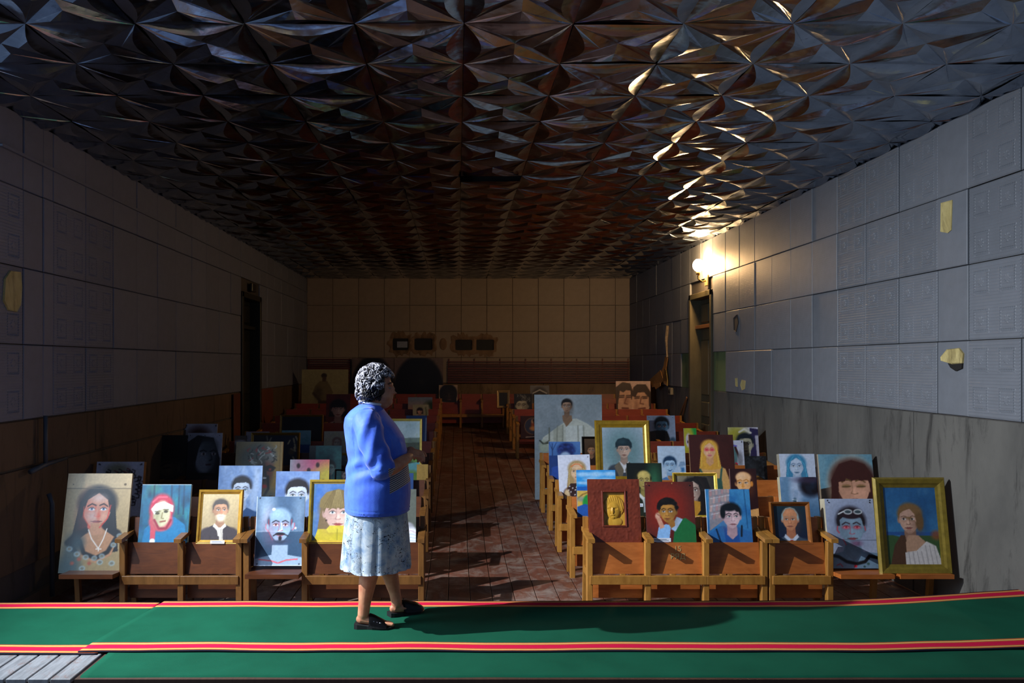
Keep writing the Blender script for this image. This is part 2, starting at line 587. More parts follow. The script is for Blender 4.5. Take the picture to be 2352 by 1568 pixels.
# projection windows of the booth
M_glassdark = simple('dark_booth_glass', '#0b0d0e', 0.6)
M_plaster = stained('rough_plaster_rim', '#6d5744', '#8f735a', '#3c2f25', 6)
def B(px, py):                                # point on the back wall
    s = YB / F
    return (px - CX) * s, CZ - (py - CY) * s
for i, (a, b, c, d) in enumerate(((902, 938, 777, 804), (952, 993, 777, 804), (1046, 1084, 780, 804), (1094, 1134, 780, 804))):
    x0, z1 = B(a, c); x1, z0 = B(b, d)
    w = empty('window_%d' % (i + 1), ((x0 + x1) / 2, YB, (z0 + z1) / 2)); struct(w)
    hw, hh = (x1 - x0) / 2, (z1 - z0) / 2
    # rough plaster rim, irregular ring
    bm = bmesh.new()
    n = 36
    inn, out, inb = [], [], []
    rr = random.Random(40 + i)
    for k in range(n):
        a_ = 2 * math.pi * k / n
        cx_, sz_ = math.cos(a_), math.sin(a_)
        m = max(abs(cx_) / hw, abs(sz_) / hh)
        ix, iz = cx_ / m, sz_ / m
        e = 0.07 + rr.uniform(-0.02, 0.05)
        inn.append(bm.verts.new((ix, -0.03 - rr.uniform(0, 0.008), iz)))
        out.append(bm.verts.new((ix + e * cx_ * 1.2, -0.006, iz + e * sz_ * 1.6)))
        inb.append(bm.verts.new((ix, 0.0, iz)))
    for k in range(n):
        k2 = (k + 1) % n
        bm.faces.new((inn[k], inn[k2], out[k2], out[k])); bm.faces.new((inb[k], inb[k2], inn[k2], inn[k]))
    bmesh.ops.recalc_face_normals(bm, faces=bm.faces[:])
    bm_obj('plaster_rim', bm, M_plaster, w, True)
    box('window_pane', -hw, hw, -0.008, -0.002, -hh, hh, M_glassdark, w)
    if i == 0:
        box('painted_reflection', -0.08, hw - 0.02, -0.012, -0.009, -hh + 0.06, hh - 0.07, simple('pale_reflection', '#8f9299', 0.3), w)  # pale slab: reflection in the glass put in as colour
px0, pz0 = B(1018, 790)
for k, (a, c, rx_, rz_) in enumerate(((1018, 790, 0.09, 0.14),)):
    x, z = B(a, c)
    bm = bmesh.new()
    ellipsoid(bm, (x, YB - 0.002, z), (rx_, 0.012, rz_), None, 14, 8)
    bm_obj('plaster_patch', bm, M_plaster, wall_back, True)

# torn patches showing yellow foam
def torn(wall, side, pts, mat, rim=None):
    """pts: photo pixels on the wall plane"""
    vs = []
    X = XR if side == 'r' else XL
    for px, py in pts:
        d = F * X / (px - CX)
        vs.append((d, CZ - (py - CY) * d / F))
    bm = bmesh.new()
    off = -0.012 if side == 'r' else 0.012
    cy_ = sum(v[0] for v in vs) / len(vs); cz_ = sum(v[1] for v in vs) / len(vs)
    A = [bm.verts.new((X + off, y, z)) for y, z in vs]
    Bv = [bm.verts.new((X + off * 0.6, cy_ + (y - cy_) * 0.9, cz_ + (z - cz_) * 0.94)) for y, z in vs]
    Cv = [bm.verts.new((X - off * 0.5, y, z)) for y, z in vs]
    n = len(vs)
    for k in range(n):
        bm.faces.new((A[k], A[(k + 1) % n], Bv[(k + 1) % n], Bv[k]))
        bm.faces.new((Cv[k], Cv[(k + 1) % n], A[(k + 1) % n], A[k]))
    bm.faces.new(Bv)
    bmesh.ops.recalc_face_normals(bm, faces=bm.faces[:])
    return bm_obj('torn_patch', bm, mat, wall)
torn(wall_left, 'l', [(10, 640), (22, 622), (45, 625), (48, 660), (45, 700), (36, 716), (18, 712), (7, 690)], M_foam)
torn(wall_right, 'r', [(2164, 466), (2190, 459), (2188, 528), (2180, 535), (2163, 532)], M_foam)
torn(wall_right, 'r', [(2163, 820), (2178, 802), (2205, 799), (2215, 812), (2213, 834), (2190, 836), (2164, 828)], M_foam)
torn(wall_right, 'r', [(2180, 834), (2213, 833), (2212, 846), (2198, 852), (2186, 844)], M_gap)
torn(wall_right, 'r', [(1705, 872), (1714, 875), (1712, 893), (1706, 896), (1702, 884)], M_foam)
torn(wall_right, 'r', [(1690, 868), (1694, 868), (1695, 888), (1691, 886)], M_foam)
torn(wall_right, 'r', [(1686, 730), (1694, 722), (1697, 740), (1692, 762), (1687, 758)], M_base)

# ------------------------------------------------------------------ doors
def door_leaf(name, side, a0, a1, ztop, zlo, mat, parent_mat):
    X = XR if side == 'r' else XL
    s = 1 if side == 'r' else -1
    dr = empty(name, (X, (a0 + a1) / 2, zlo)); struct(dr)
    hw = (a1 - a0) / 2
    def b(nm, dx0, dx1, y0, y1, z0, z1, m, bev=0.0):
        xs = sorted((s * dx0, s * dx1))
        return box(nm, xs[0], xs[1], y0, y1, z0, z1, m, dr, bev)
    H = ztop - zlo
    b('door_jamb', -0.03, 0.27, -hw, -hw + 0.09, 0, H, mat, 0.006)
    b('door_jamb', -0.03, 0.27, hw - 0.09, hw, 0, H, mat, 0.006)
    b('door_lintel', -0.03, 0.27, -hw, hw, H - 0.09, H, mat, 0.006)
    b('transom_bar', 0.06, 0.2, -hw + 0.08, hw - 0.08, H * 0.80, H * 0.80 + 0.06, parent_mat, 0.006)
    lf = b('door_leaf', 0.16, 0.22, -hw + 0.08, hw - 0.08, 0, H - 0.08, mat)
    for (z0, z1) in ((0.12, 0.75), (0.86, 1.12), (1.22, 2.15), (H * 0.80 + 0.1, H - 0.16)):
        for (y0, y1) in ((-hw + 0.16, -0.05), (0.05, hw - 0.16)):
            xs = sorted((s * 0.135, s * 0.165))
            bm = bmesh.new()
            bx(bm, xs[0], xs[1], y0, y1, z0, z1, 0.02)
            bm_obj('door_panel', bm, mat, lf)
    b('door_gap_backing', 0.24, 0.27, -hw, hw, 0, H, M_gap)
    return dr
M_woodbrown = wood('brown_bar', '#6b4528', '#855a36', 0.5)
door_leaf('door_1', 'r', D0, D1, DT, 0.25, M_door, M_woodbrown)
door_leaf('door_2', 'l', E0, E1, DT, 0.25, M_doordark, M_doordark)

# ------------------------------------------------------------------ ceiling of stamped metal tiles
def metal():
    t = NT('stamped_ceiling_metal', 0.26, 1.0)
    p = t.pos()
    n = t.noise(p, 3.0, 6, 0.6)
    c = t.ramp(n, [(0.25, lc('#7a8698')), (0.75, lc('#acb9cb'))])
    g = t.noise(t.map(p, (1, 2.5, 1)), 9.0, 9, 0.75, 0.8)
    c = t.mix(t.math('MULTIPLY', t.math('SUBTRACT', g, 0.58, clamp=True), 5.0, clamp=True), c, lc('#2e2a26'))
    t.color(c)
    t.l(t.math('ADD', t.math('MULTIPLY', t.noise(p, 14, 5), 0.20), 0.05), t.b.inputs['Roughness'])
    t.bump(t.math('ADD', t.noise(p, 5.0, 2), t.math('MULTIPLY', t.noise(p, 40, 4), 0.08)), 0.30, 0.015)
    return t.m
M_metal = metal()
CELL = 0.641
def ceiling_tile_mesh(seed):
    rr = random.Random(seed)
    verts, faces, smooth = [], [], []
    def add(p):
        verts.append(p); return len(verts) - 1
    A, W = 0.026, 0.17
    NS, NA = 10, 3
    def rot(u, v, q):
        for _ in range(q):
            u, v = -v, u
        return u, v
    g = 0.4975
    for q in range(4):
        def pt(t, s):
            v = (-0.5 + t) * g * 2
            w = W * math.sin(math.pi * t)
            u = g - s * w
            h = -A * (math.sin(math.pi * t) ** 0.9) * (s ** 1.5)
            u2, v2 = rot(u, v, q)
            return (u2 * CELL, v2 * CELL, h)
        idx = [[add(pt(i / NS, s / NA)) for s in range(NA + 1)] for i in range(NS + 1)]
        for i in range(NS):
            for s in range(NA):
                faces.append((idx[i][s], idx[i + 1][s], idx[i + 1][s + 1], idx[i][s + 1])); smooth.append(True)
        # facets to the centre
        c = (0, 0, 0.010)
        T = pt(0.5, 1)
        K = ((T[0] * 0.52), (T[1] * 0.52), -0.015)
        n0, n1 = pt(0, 1), pt(1, 1)
        for rng in (range(0, NS // 2), range(NS // 2, NS)):
            for i in rng:
                a, b, k = add(pt(i / NS, 1)), add(pt((i + 1) / NS, 1)), add(K)
                faces.append((a, b, k)); smooth.append(False)
        faces.append((add(n0), add(K), add(c))); smooth.append(False)
        faces.append((add(K), add(n1), add(c))); smooth.append(False)
    # skirt upwards so that no gap shows the light
    me = bpy.data.meshes.new('ceiling_tile')
    vs = [(x, y, z + 0.012 * mnoise.noise(Vector((x * 3 + seed * 9, y * 3, seed)))) for x, y, z in verts]
    me.from_pydata(vs, [], faces)
    bm = bmesh.new(); bm.from_mesh(me)
    bmesh.ops.recalc_face_normals(bm, faces=bm.faces[:])
    for f in bm.faces:
        if f.normal.z > 0:
            f.normal_flip()
    bm.to_mesh(me); bm.free()
    me.polygons.foreach_set('use_smooth', smooth)
    me.materials.append(M_metal)
    return me
ctiles = [ceiling_tile_mesh(s) for s in range(5)]
ceiling = struct(box('ceiling', XL - 0.3, XR + 0.5, 4.05, YB + 0.3, ZC + 0.075, ZC + 0.15, M_gap))
jc = random.Random(11)
for i in range(-6, 7):
    for j in range(-1, 22):
        x = 0.04 + CELL * (i + 0.5)
        y = 4.757 + CELL * (j + 0.5)
        rx, ry = jc.gauss(0, 0.008), jc.gauss(0, 0.008)
        z = ZC + 0.03
        if i == 0 and j == 6:
            rx, z = 0.10, z - 0.03                       # one loose tile hanging
        if x - CELL / 2 > XR + 0.3 or y > YB + 0.5:
            continue
        o = link_copy('ceiling_tile', ctiles[jc.randrange(5)], ceiling, (x, y, z), (rx, ry, 0))

# ------------------------------------------------------------------ hall floor: raked boards
fl = struct(empty('floor', (0, 5.4, 0)))
PW = 0.19
def plank_mesh(y0, y1):
    n = max(1, int((y1 - y0) / 1.0))
    bm = bmesh.new()
    g = 0.003
    ys = sorted(set([y0 + 0.003] + [min(max(8.5, y0 + 0.003), y1 - 0.003)] + [y1 - 0.003]))
    rows = []
    for y in ys:
        z = floor_z(y)
        rows.append([bm.verts.new(p) for p in ((-PW / 2 + g, y, z - 0.04), (-PW / 2 + g, y, z - 0.003), (-PW / 2 + g + 0.003, y, z), (PW / 2 - g - 0.003, y, z), (PW / 2 - g, y, z - 0.003), (PW / 2 - g, y, z - 0.04))])
    for a, b in zip(rows[:-1], rows[1:]):
        for k in range(6):
            bm.faces.new((a[k], a[(k + 1) % 6], b[(k + 1) % 6], b[k]))
    bm.faces.new(rows[0]); bm.faces.new(rows[-1][::-1])
    bmesh.ops.recalc_face_normals(bm, faces=bm.faces[:])
    me = bpy.data.meshes.new('floorboard')
    bm.to_mesh(me); bm.free()
    me.materials.append(M_floor)
    return me
sets = [[5.3, 7.35, 10.6, 14.2, 17.0, YB + 0.02], [5.3, 8.6, 11.9, 15.6, YB + 0.02], [5.3, 6.5, 9.6, 13.0, 16.2, YB + 0.02]]
pm = [[plank_mesh(a, b) for a, b in zip(s[:-1], s[1:])] for s in sets]
k = 0
x = XL + PW / 2 - 0.02
while x < XR + 0.05:
    for me in pm[k % 3]:
        link_copy('floorboard', me, fl, (x, -5.4, 0))
    x += PW
    k += 1
# subfloor so that no light leaks through the joints
mesh_obj('subfloor', [(XL - 0.3, 5.3, -0.05), (XR + 0.3, 5.3, -0.05), (XR + 0.3, 8.5, -0.05), (XL - 0.3, 8.5, -0.05), (XR + 0.3, 19.1, 0.61), (XL - 0.3, 19.1, 0.61)],
         [(0, 1, 2, 3), (3, 2, 4, 5)], M_gap, fl, loc=(0, -5.4, 0))

# ------------------------------------------------------------------ stage
SZ = 0.37
M_stage = wood('dark_stage_wood', '#2a1a12', '#3a261a', 0.6, (20, 2, 2))
M_deck = None
def deck_mat():
    t = NT('worn_white_deck_paint', 0.55)
    p = t.pos()
    n = t.noise(t.map(p, (25, 3, 10)), 1.3, 8, 0.7)
    col = t.ramp(n, [(0.3, lc('#55575a')), (0.62, lc('#808387'))])
    w = t.noise(t.map(p, (9, 4, 3)), 3.0, 9, 0.8, 0.5)
    col = t.mix(t.math('MULTIPLY', t.math('SUBTRACT', w, 0.54, clamp=True), 6, clamp=True), col, lc('#6b4a3c'))
    t.color(col)
    t.bump(n, 0.2, 0.003)
    return t.m
M_deck = deck_mat()
bm = bmesh.new()
prof = [(-5.2, 4.24), (-5.2, 5.545), (2.5, 5.555), (4.7, 5.86), (4.7, 4.24)]
A = [bm.verts.new((x, y, 0.0)) for x, y in prof]
Bv = [bm.verts.new((x, y, SZ - 0.022)) for x, y in prof]
bm.faces.new(A); bm.faces.new(Bv[::-1])
for i in range(5):
    bm.faces.new((A[i], Bv[i], Bv[(i + 1) % 5], A[(i + 1) % 5]))
bmesh.ops.recalc_face_normals(bm, faces=bm.faces[:])
stage = struct(bm_obj('floor_stage', bm, M_stage))
dw = 0.1155
dm = None
for i in range(17):
    x = -3.9 + i * dw
    if dm is None:
        dm = box('deck_board', -dw / 2 + 0.005, dw / 2 - 0.005, 4.21, 5.53, SZ - 0.024, SZ, M_deck, stage, 0.003)
        dm.location = (x, 0, 0)
        me_deck = dm.data
    else:
        link_copy('deck_board', me_deck, stage, (x, 0, 0))
box('deck_filler', -1.98, 4.6, 4.21, 5.53, SZ - 0.024, SZ - 0.002, M_stage, stage)
struct(box('floor_backstage', -6, 6, -3.0, 4.2, 0.05, 0.12, M_stage))

# carpet runners
def carpet_mat():
    t = NT('woven_green_runner', 0.95, 0, 0.1)
    uv = t.n('ShaderNodeAttribute', attribute_name='strip').outputs['Fac']     # 0..1 across the runner
    p = t.pos()
    wob = t.noise(p, 40.0, 3)
    e = t.math('MINIMUM', uv, t.math('SUBTRACT', 1.0, uv))
    e = t.math('ADD', e, t.math('MULTIPLY', t.math('SUBTRACT', wob, 0.5), 0.004))
    grn = t.ramp(t.noise(p, 3.0, 6), [(0.3, lc('#0a4632')), (0.7, lc('#0e503a'))])
    red, yel, org, nav = lc('#c3123f'), lc('#d9a860'), lc('#b5582e'), lc('#20202c')
    st = t.n('ShaderNodeValToRGB')
    cr = st.color_ramp
    cr.interpolation = 'CONSTANT'
    stops = [(0.0, nav), (0.008, org), (0.022, yel), (0.034, org), (0.045, red), (0.105, org), (0.115, yel), (0.132, org), (0.145, (0, 0, 0, 1))]
    while len(cr.elements) < len(stops):
        cr.elements.new(0.5)
    for el, (q, c) in zip(cr.elements, stops):
        el.position = q; el.color = c
    t.l(e, st.inputs[0])
    col = t.mix(t.math('GREATER_THAN', e, 0.145), st.outputs[0], grn)
    f = t.noise(p, 300.0, 2)
    col = t.mix(t.math('MULTIPLY', f, 0.35), col, t.mix(0.5, col, (0, 0, 0, 1)))
    t.color(col)
    t.bump(f, 0.4, 0.002)
    return t.m
M_carpet = carpet_mat()
def runner(name, xa, xb, ya, yb, z, label, shift, seed, hang=False, cut=0.0, va=0.0, vb=1.0):
    """wavy woven runner from xa to xb, near edge ya, far edge yb"""
    NX, NY = 150, 26
    verts, strip = [], []
    th = 0.008
    for layer in (0, 1):
        for i in range(NX + 1):
            for j in range(NY + 1):
                v = j / NY
                x = xa + (xb - xa) * i / NX
                x += cut * (v - 0.5) * (1 - i / NX)
                w = 0.012 * mnoise.noise(Vector((x * 1.3 + seed, 0.3, seed))) + 0.006 * mnoise.noise(Vector((x * 4 + seed, 5.3, seed)))
                y = ya + (yb - ya) * v + w + shift(x, v)
                zz = z + th + 0.006 * max(0, mnoise.noise(Vector((x * 1.7, y * 3, seed)))) * (1 if layer == 0 else 0)
                if hang and v < 0.12:
                    zz -= (0.12 - v) ** 1.5 * 3.0
                verts.append((x, y, zz if layer == 0 else zz - th))
                strip.append(va + (vb - va) * v)
    faces = []
    N = (NX + 1) * (NY + 1)
    idx = lambda i, j: i * (NY + 1) + j
    for i in range(NX):
        for j in range(NY):
            q = (idx(i, j), idx(i + 1, j), idx(i + 1, j + 1), idx(i, j + 1))
            faces.append(q)
            faces.append(tuple(N + k for k in q[::-1]))
    bnd = [idx(i, 0) for i in range(NX + 1)] + [idx(NX, j) for j in range(1, NY + 1)] + [idx(i, NY) for i in range(NX - 1, -1, -1)] + [idx(0, j) for j in range(NY - 1, 0, -1)]
    for a, b in zip(bnd, bnd[1:] + bnd[:1]):
        faces.append((a, N + a, N + b, b))
    o = mesh_obj(name, verts, faces, M_carpet, None, True)
    at = o.data.attributes.new('strip', 'FLOAT', 'POINT')
    at.data.foreach_set('value', strip)
    tag(o, label, 'carpet')
    return o
def sh(x, v):
    return max(0.0, (x - 2.3)) ** 1.4 * 0.135 * (0.5 + 0.5 * v)
runner('carpet_runner', -5.1, -2.02, 4.57, 5.54, SZ, 'short left piece of striped green runner lying on the stage edge beside the white boards', lambda x, v: 0.02 * math.sin(x * 2) * v - 0.012, 2, cut=0.0)
runner('carpet_runner', -2.06, 4.65, 4.575, 5.545, SZ + 0.008, 'long green runner with red striped borders along the stage edge under the woman', sh, 5, cut=0.14)
runner('carpet_runner', -1.96, 4.65, 4.19, 4.62, SZ - 0.002, 'plain green runner nearest the camera at the foot of the photo', lambda x, v: 0.0, 9, hang=True, va=0.2, vb=0.6)
# ------------------------------------------------------------------ theatre seats
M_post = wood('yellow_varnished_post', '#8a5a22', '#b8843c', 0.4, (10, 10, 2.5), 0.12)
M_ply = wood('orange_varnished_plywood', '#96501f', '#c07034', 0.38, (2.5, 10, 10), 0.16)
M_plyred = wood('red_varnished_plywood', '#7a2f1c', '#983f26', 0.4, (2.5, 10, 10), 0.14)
PITCH = 0.47
SW = 0.425
def part_mesh(fn):
    o = fn()
    me = o.data
    bpy.data.objects.remove(o)
    return me
def seat_set(mply, M_post):
    S = {}
    S['post'] = part_mesh(lambda: box('post', -0.024, 0.024, 0.0, 0.055, 0.0, 0.575, M_post, None, 0.004))
    S['back_stile'] = part_mesh(lambda: slant('back_stile', [(0.24, 0.0), (0.285, 0.0), (0.245, 0.38), (0.262, 0.735), (0.222, 0.735), (0.20, 0.38)], (-0.02, 0.02), M_post))
    S['armrest'] = part_mesh(lambda: slant('armrest', [(-0.075, 0.572), (-0.075, 0.602), (0.275, 0.635), (0.275, 0.604)], (-0.028, 0.028), M_post))
    S['side_rail'] = part_mesh(lambda: box('side_rail', -0.018, 0.018, 0.05, 0.22, 0.27, 0.33, M_post))
    S['seat_up'] = part_mesh(lambda: slant('seat', [(0.040, 0.297), (0.068, 0.297), (0.105, 0.54), (0.072, 0.545)], (-SW / 2, SW / 2), mply))
    S['seat_down'] = part_mesh(lambda: slant('seat', [(-0.13, 0.300), (-0.13, 0.335), (-0.02, 0.325), (0.08, 0.322), (0.185, 0.345), (0.185, 0.315), (0.0, 0.292)], (-SW / 2, SW / 2), mply))
    S['backrest'] = part_mesh(lambda: slant('backrest', [(0.150, 0.40), (0.175, 0.40), (0.225, 0.725), (0.200, 0.725)], (-SW / 2, SW / 2), mply))
    S['lower_board'] = part_mesh(lambda: box('lower_board', -SW / 2, SW / 2, 0.10, 0.115, 0.085, 0.215, mply, None, 0.002))
    S['rail'] = part_mesh(lambda: box('front_rail', -PITCH / 2, PITCH / 2, -0.012, 0.02, 0.222, 0.292, M_post, None, 0.003))
    return S
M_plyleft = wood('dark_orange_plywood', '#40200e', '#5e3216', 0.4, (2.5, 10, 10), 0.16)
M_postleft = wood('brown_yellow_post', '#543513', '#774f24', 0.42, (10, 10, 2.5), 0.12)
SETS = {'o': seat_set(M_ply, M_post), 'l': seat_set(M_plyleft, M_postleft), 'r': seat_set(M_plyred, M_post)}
ROWS = [6.56, 7.60, 8.60, 9.45, 10.30, 11.25, 12.20, 13.15, 14.10, 15.05, 16.00, 16.95, 17.90]
ORD = ['front', 'second', 'third', 'fourth', 'fifth', 'sixth', 'seventh', 'eighth', 'ninth', 'tenth', 'eleventh', 'twelfth', 'last']
def bank(row, x0, label, down=(), n=3, noarm=()):
    d = ROWS[row]
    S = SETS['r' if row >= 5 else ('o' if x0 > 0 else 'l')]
    t = empty('theatre_seats', (x0, d, floor_z(d + 0.15)), (0, 0, 0))
    tag(t, label, 'seats', 'joined wooden theatre seats')
    for i in range(n + 1):
        if i in noarm:                                     # arms broken off here
            link_copy('back_stile', S['back_stile'], t, (i * PITCH, 0, -0.01))
            link_copy('side_rail', S['side_rail'], t, (i * PITCH, 0, 0))
            continue
        link_copy('post', S['post'], t, (i * PITCH, 0, -0.01))
        link_copy('back_stile', S['back_stile'], t, (i * PITCH, 0, -0.01))
        link_copy('armrest', S['armrest'], t, (i * PITCH, 0, 0))
        link_copy('side_rail', S['side_rail'], t, (i * PITCH, 0, 0))
    out = []
    for i in range(n):
        x = (i + 0.5) * PITCH
        s = link_copy('seat', S['seat_down' if i in down else 'seat_up'], t, (x, 0, 0))
        out.append(s)
        link_copy('backrest', S['backrest'], t, (x, 0, 0))
        if i not in down:
            link_copy('lower_board', S['lower_board'], t, (x, 0, 0))
            link_copy('front_rail', S['rail'], t, (x, 0, 0))
    return t, out
RX = [1.07, 1.08, 1.085, 1.09, 1.09, 1.09, 1.08, 1.06, 1.05, 1.05, 1.05, 1.05, 1.09]
front_right = None
for r in range(13):
    xr = RX[r]
    if r not in (5, 6, 7):                                 # seats taken out here, the large canvas stands in the gap
        b1, seats = bank(r, xr, 'joined wooden theatre seats of the %s row right of the aisle, at the aisle' % ORD[r], down=(0,) if r == 8 else ())
    if r == 0:
        front_right = seats
    bank(r, min(xr + 3 * PITCH + 0.060, XR - 3 * PITCH - 0.03), 'joined wooden theatre seats of the %s row right of the aisle, against the right wall' % ORD[r], down=(1, 2) if r == 0 else (), noarm=(2, 3) if r == 0 else ())
    xl = -0.29 - (0.03 if r else 0) - (0.13 if r == 12 else 0.004 * min(r, 5))
    bank(r, xl - 3 * PITCH, 'joined wooden theatre seats of the %s row left of the aisle, at the aisle' % ORD[r], down=(0,) if r == 0 else ())
    bank(r, max(xl - 6 * PITCH - 0.060, XL + 0.035), 'joined wooden theatre seats of the %s row left of the aisle, against the left wall' % ORD[r], down=(0,) if r == 0 else (), noarm=(0,) if r == 0 else ())
bank(12, -0.394, 'dark red theatre seats closing the far end of the aisle before the back wall', n=3)

# stencilled number on the second folded seat of the front right row
M_sten = simple('faded_stencil_paint', '#c2a468', 0.7)
def text_mesh(s, size):
    c = bpy.data.curves.new('lettering', 'FONT')
    c.body = s; c.size = size; c.extrude = 0.0008; c.align_x = 'CENTER'
    o = bpy.data.objects.new('lettering', c)
    COL.objects.link(o)
    me = evaluated_mesh(o)
    bpy.data.objects.remove(o)
    return me
st = front_right[1]
tilt = math.atan2(0.032, 0.245)
for s, z, size in (('15', 0.475, 0.062), ('РЯД', 0.415, 0.060)):
    me = text_mesh(s, size)
    me.materials.append(M_sten)
    y = 0.040 + (z - 0.297) * math.tan(tilt) - 0.002
    link_copy('stencil_lettering', me, st, (0.02, y, z), (math.pi / 2 - tilt, 0, 0))

# ------------------------------------------------------------------ wall lamp over the right door
lampX, lampY, lampZ = 3.85, 13.0, 3.57
M_bulb = bpy.data.materials.new('lit_bulb_glass')
M_bulb.use_nodes = True
pb = M_bulb.node_tree.nodes['Principled BSDF']
pb.inputs['Base Color'].default_value = (1, 0.9, 0.7, 1)
pb.inputs['Emission Color'].default_value = (1.0, 0.60, 0.26, 1)
pb.inputs['Emission Strength'].default_value = 500
M_brass = simple('dull_brass', '#8a7040', 0.4, 0.8)
wl = empty('wall_lamp', (XR, lampY, 3.29))
tag(wl, 'bare lit bulb on a wall bracket above the olive door', 'lamp')
bm = bmesh.new(); ellipsoid(bm, (lampX - XR, 0, lampZ - 3.29), (0.085, 0.085, 0.10), None, 20, 14)
bm_obj('bulb', bm, M_bulb, wl, True)
bm = bmesh.new(); tube_pts(bm, [(lampX - XR, 0, 0.185), (lampX - XR, 0, 0.13)], [0.035, 0.03], 14)
bm_obj('socket', bm, M_brass, wl, True)
bm = bmesh.new(); tube_pts(bm, [(lampX - XR, 0, 0.14), (lampX - XR, 0, 0.06), (lampX - XR + 0.06, 0, 0.02), (-0.01, 0.0, 0.04)], 0.014, 10)
bm_obj('bracket_arm', bm, M_brass, wl, True)
box('wall_plate', -0.03, 0.0, -0.07, 0.07, -0.05, 0.13, simple('cream_plastic', '#a08c5c', 0.5), wl, 0.008)

# ------------------------------------------------------------------ odds and ends on the walls
M_pipe = simple('blue_grey_pipe_paint', '#39424e', 0.5)
def wp(side, px, py):
    X = XR if side == 'r' else XL
    d = F * X / (px - CX)
    return Vector((X, d, CZ - (py - CY) * d / F))
a = wp('l', 91, 968); b = wp('l', 91, 1080)
hp = empty('heating_pipe', (a.x + 0.05, a.y, 0.05))
tag(hp, 'grey blue vertical pipe with a cross handle on the brown left wall', 'pipe')
bm = bmesh.new(); tube_pts(bm, [(0, 0, a.z), (0, 0, b.z - 0.02)], 0.018, 10); bm_obj('riser', bm, M_pipe, hp, True)
bm = bmesh.new(); tube_pts(bm, [(0.0, -0.24, b.z - 0.03), (0, 0, b.z), (0, 0.36, b.z + 0.01)], [0.022, 0.02, 0.012], 10); bm_obj('cross_bar', bm, M_pipe, hp, True)
bm = bmesh.new(); tube_pts(bm, [(0, 0.05, 0.86), (0.03, 0.05, 0.78), (0.03, 0.05, 0.0)], 0.02, 10); bm_obj('lower_pipe', bm, M_pipe, hp, True)

# exit box above the dark left door
a = wp('l', 576, 661)
eb = box('sign_box', 0, 0.05, -0.13, 0.13, -0.07, 0.07, simple('dark_sign_box', '#131512', 0.4), None, 0.01)
eb.location = (XL + 0.012, a.y, a.z)
tag(eb, 'small dark sign box above the black doorway on the left wall', 'sign')

# hanging cardboard and foil by the back right corner
M_card = simple('brown_cardboard', '#b07a3e', 0.8, 0, 0.15, 20)
M_foil = simple('crumpled_gold_foil', '#c0a868', 0.25, 0.9)
c0 = wp('r', 1535, 750)
hc = empty('hanging_cardboard', (c0.x, c0.y, 1.6))
tag(hc, 'torn cardboard flap and foil hanging by a cord from the right wall near the corner', 'cardboard')
def rel(px, py, off):
    q = wp('r', px, py)
    return (XR - off - c0.x, q.y - c0.y, q.z - 1.6)
bm = bmesh.new(); tube_pts(bm, [rel(1536, 748, 0.02), rel(1534, 780, 0.03), rel(1536, 820, 0.03)], [0.03, 0.028, 0.02], 8); bm_obj('frayed_cord', bm, simple('frayed_lath', '#8a7a64', 0.9, 0, 0.3, 40), hc)
def flap(nm, pts, th, mat):
    A = [rel(px, py, o) for px, py, o in pts]
    n = len(A)
    Bq = [(x - th, y, z) for x, y, z in A]
    fs = [tuple(range(n)), tuple(range(2 * n - 1, n - 1, -1))] + [(i, n + i, n + (i + 1) % n, (i + 1) % n) for i in range(n)]
    return mesh_obj(nm, A + Bq, fs, mat, hc)
flap('cardboard_strip', [(1532, 818, 0.03), (1538, 822, 0.03), (1536, 850, 0.05), (1530, 862, 0.06), (1524, 858, 0.06), (1530, 840, 0.04)], 0.008, M_card)
flap('cardboard_flap', [(1504, 872, 0.10), (1527, 850, 0.08), (1532, 874, 0.06), (1522, 886, 0.07), (1510, 889, 0.10)], 0.008, M_card)
flap('cardboard_scrap', [(1516, 882, 0.12), (1529, 878, 0.10), (1530, 886, 0.10), (1521, 894, 0.12)], 0.008, M_card)
flap('foil_strip', [(1533, 846, 0.05), (1537, 850, 0.05), (1540, 872, 0.05), (1541, 886, 0.06), (1534, 880, 0.07), (1531, 866, 0.06)], 0.01, M_foil)

q = wp('r', 1543, 899)
sk = empty('wall_socket', (XR + 0.012, q.y, q.z))
tag(sk, 'square wall socket box below the hanging cardboard on the right wall', 'socket')
box('socket_body', -0.06, 0, -0.09, 0.09, -0.06, 0.07, simple('beige_socket', '#8c8068', 0.5), sk, 0.008)
bm = bmesh.new(); tube_pts(bm, [(-0.058, 0, 0), (-0.068, 0, 0)], [0.035, 0.035], 14); bm_obj('socket_hole', bm, M_gap, sk)
for (p1, p2, nm) in (((1580, 912), (1546, 1000), 'a'), ((1580, 915), (1560, 1000), 'b')):
    v1, v2 = wp('r', *p1), wp('r', *p2)
    bm = bmesh.new()
    zf = floor_z(v2.y)
    tube_pts(bm, [(v1.x - 0.02, v1.y, v1.z), (v2.x - 0.025, v2.y, v2.z), (v2.x - 0.02, v2.y + (v2.y - v1.y) * 0.1, zf + 0.01)], 0.013, 8)
    o = bm_obj('stick', bm, M_woodbrown)
    tag(o, ('more slanted' if nm == 'a' else 'steeper') + ' one of two thin brown sticks leaning beside the olive door', 'stick', 'sticks beside the door')
# reddish boards standing by the dark door on the left
for (pxa, pxb, pyt, lab) in ((533, 548, 905, 'narrow reddish board standing left of the black doorway'), (597, 624, 893, 'wide reddish board standing right of the black doorway')):
    v1, v2 = wp('l', pxa, pyt), wp('l', pxb, pyt)
    zf = floor_z(v1.y)
    o = box('upright_board', XL + 0.012, XL + 0.03, min(v1.y, v2.y), max(v1.y, v2.y), zf, v1.z, wood('reddish_board', '#4a2416', '#63301e', 0.6, (8, 8, 2)), None, 0.004)
    tag(o, lab, 'board')
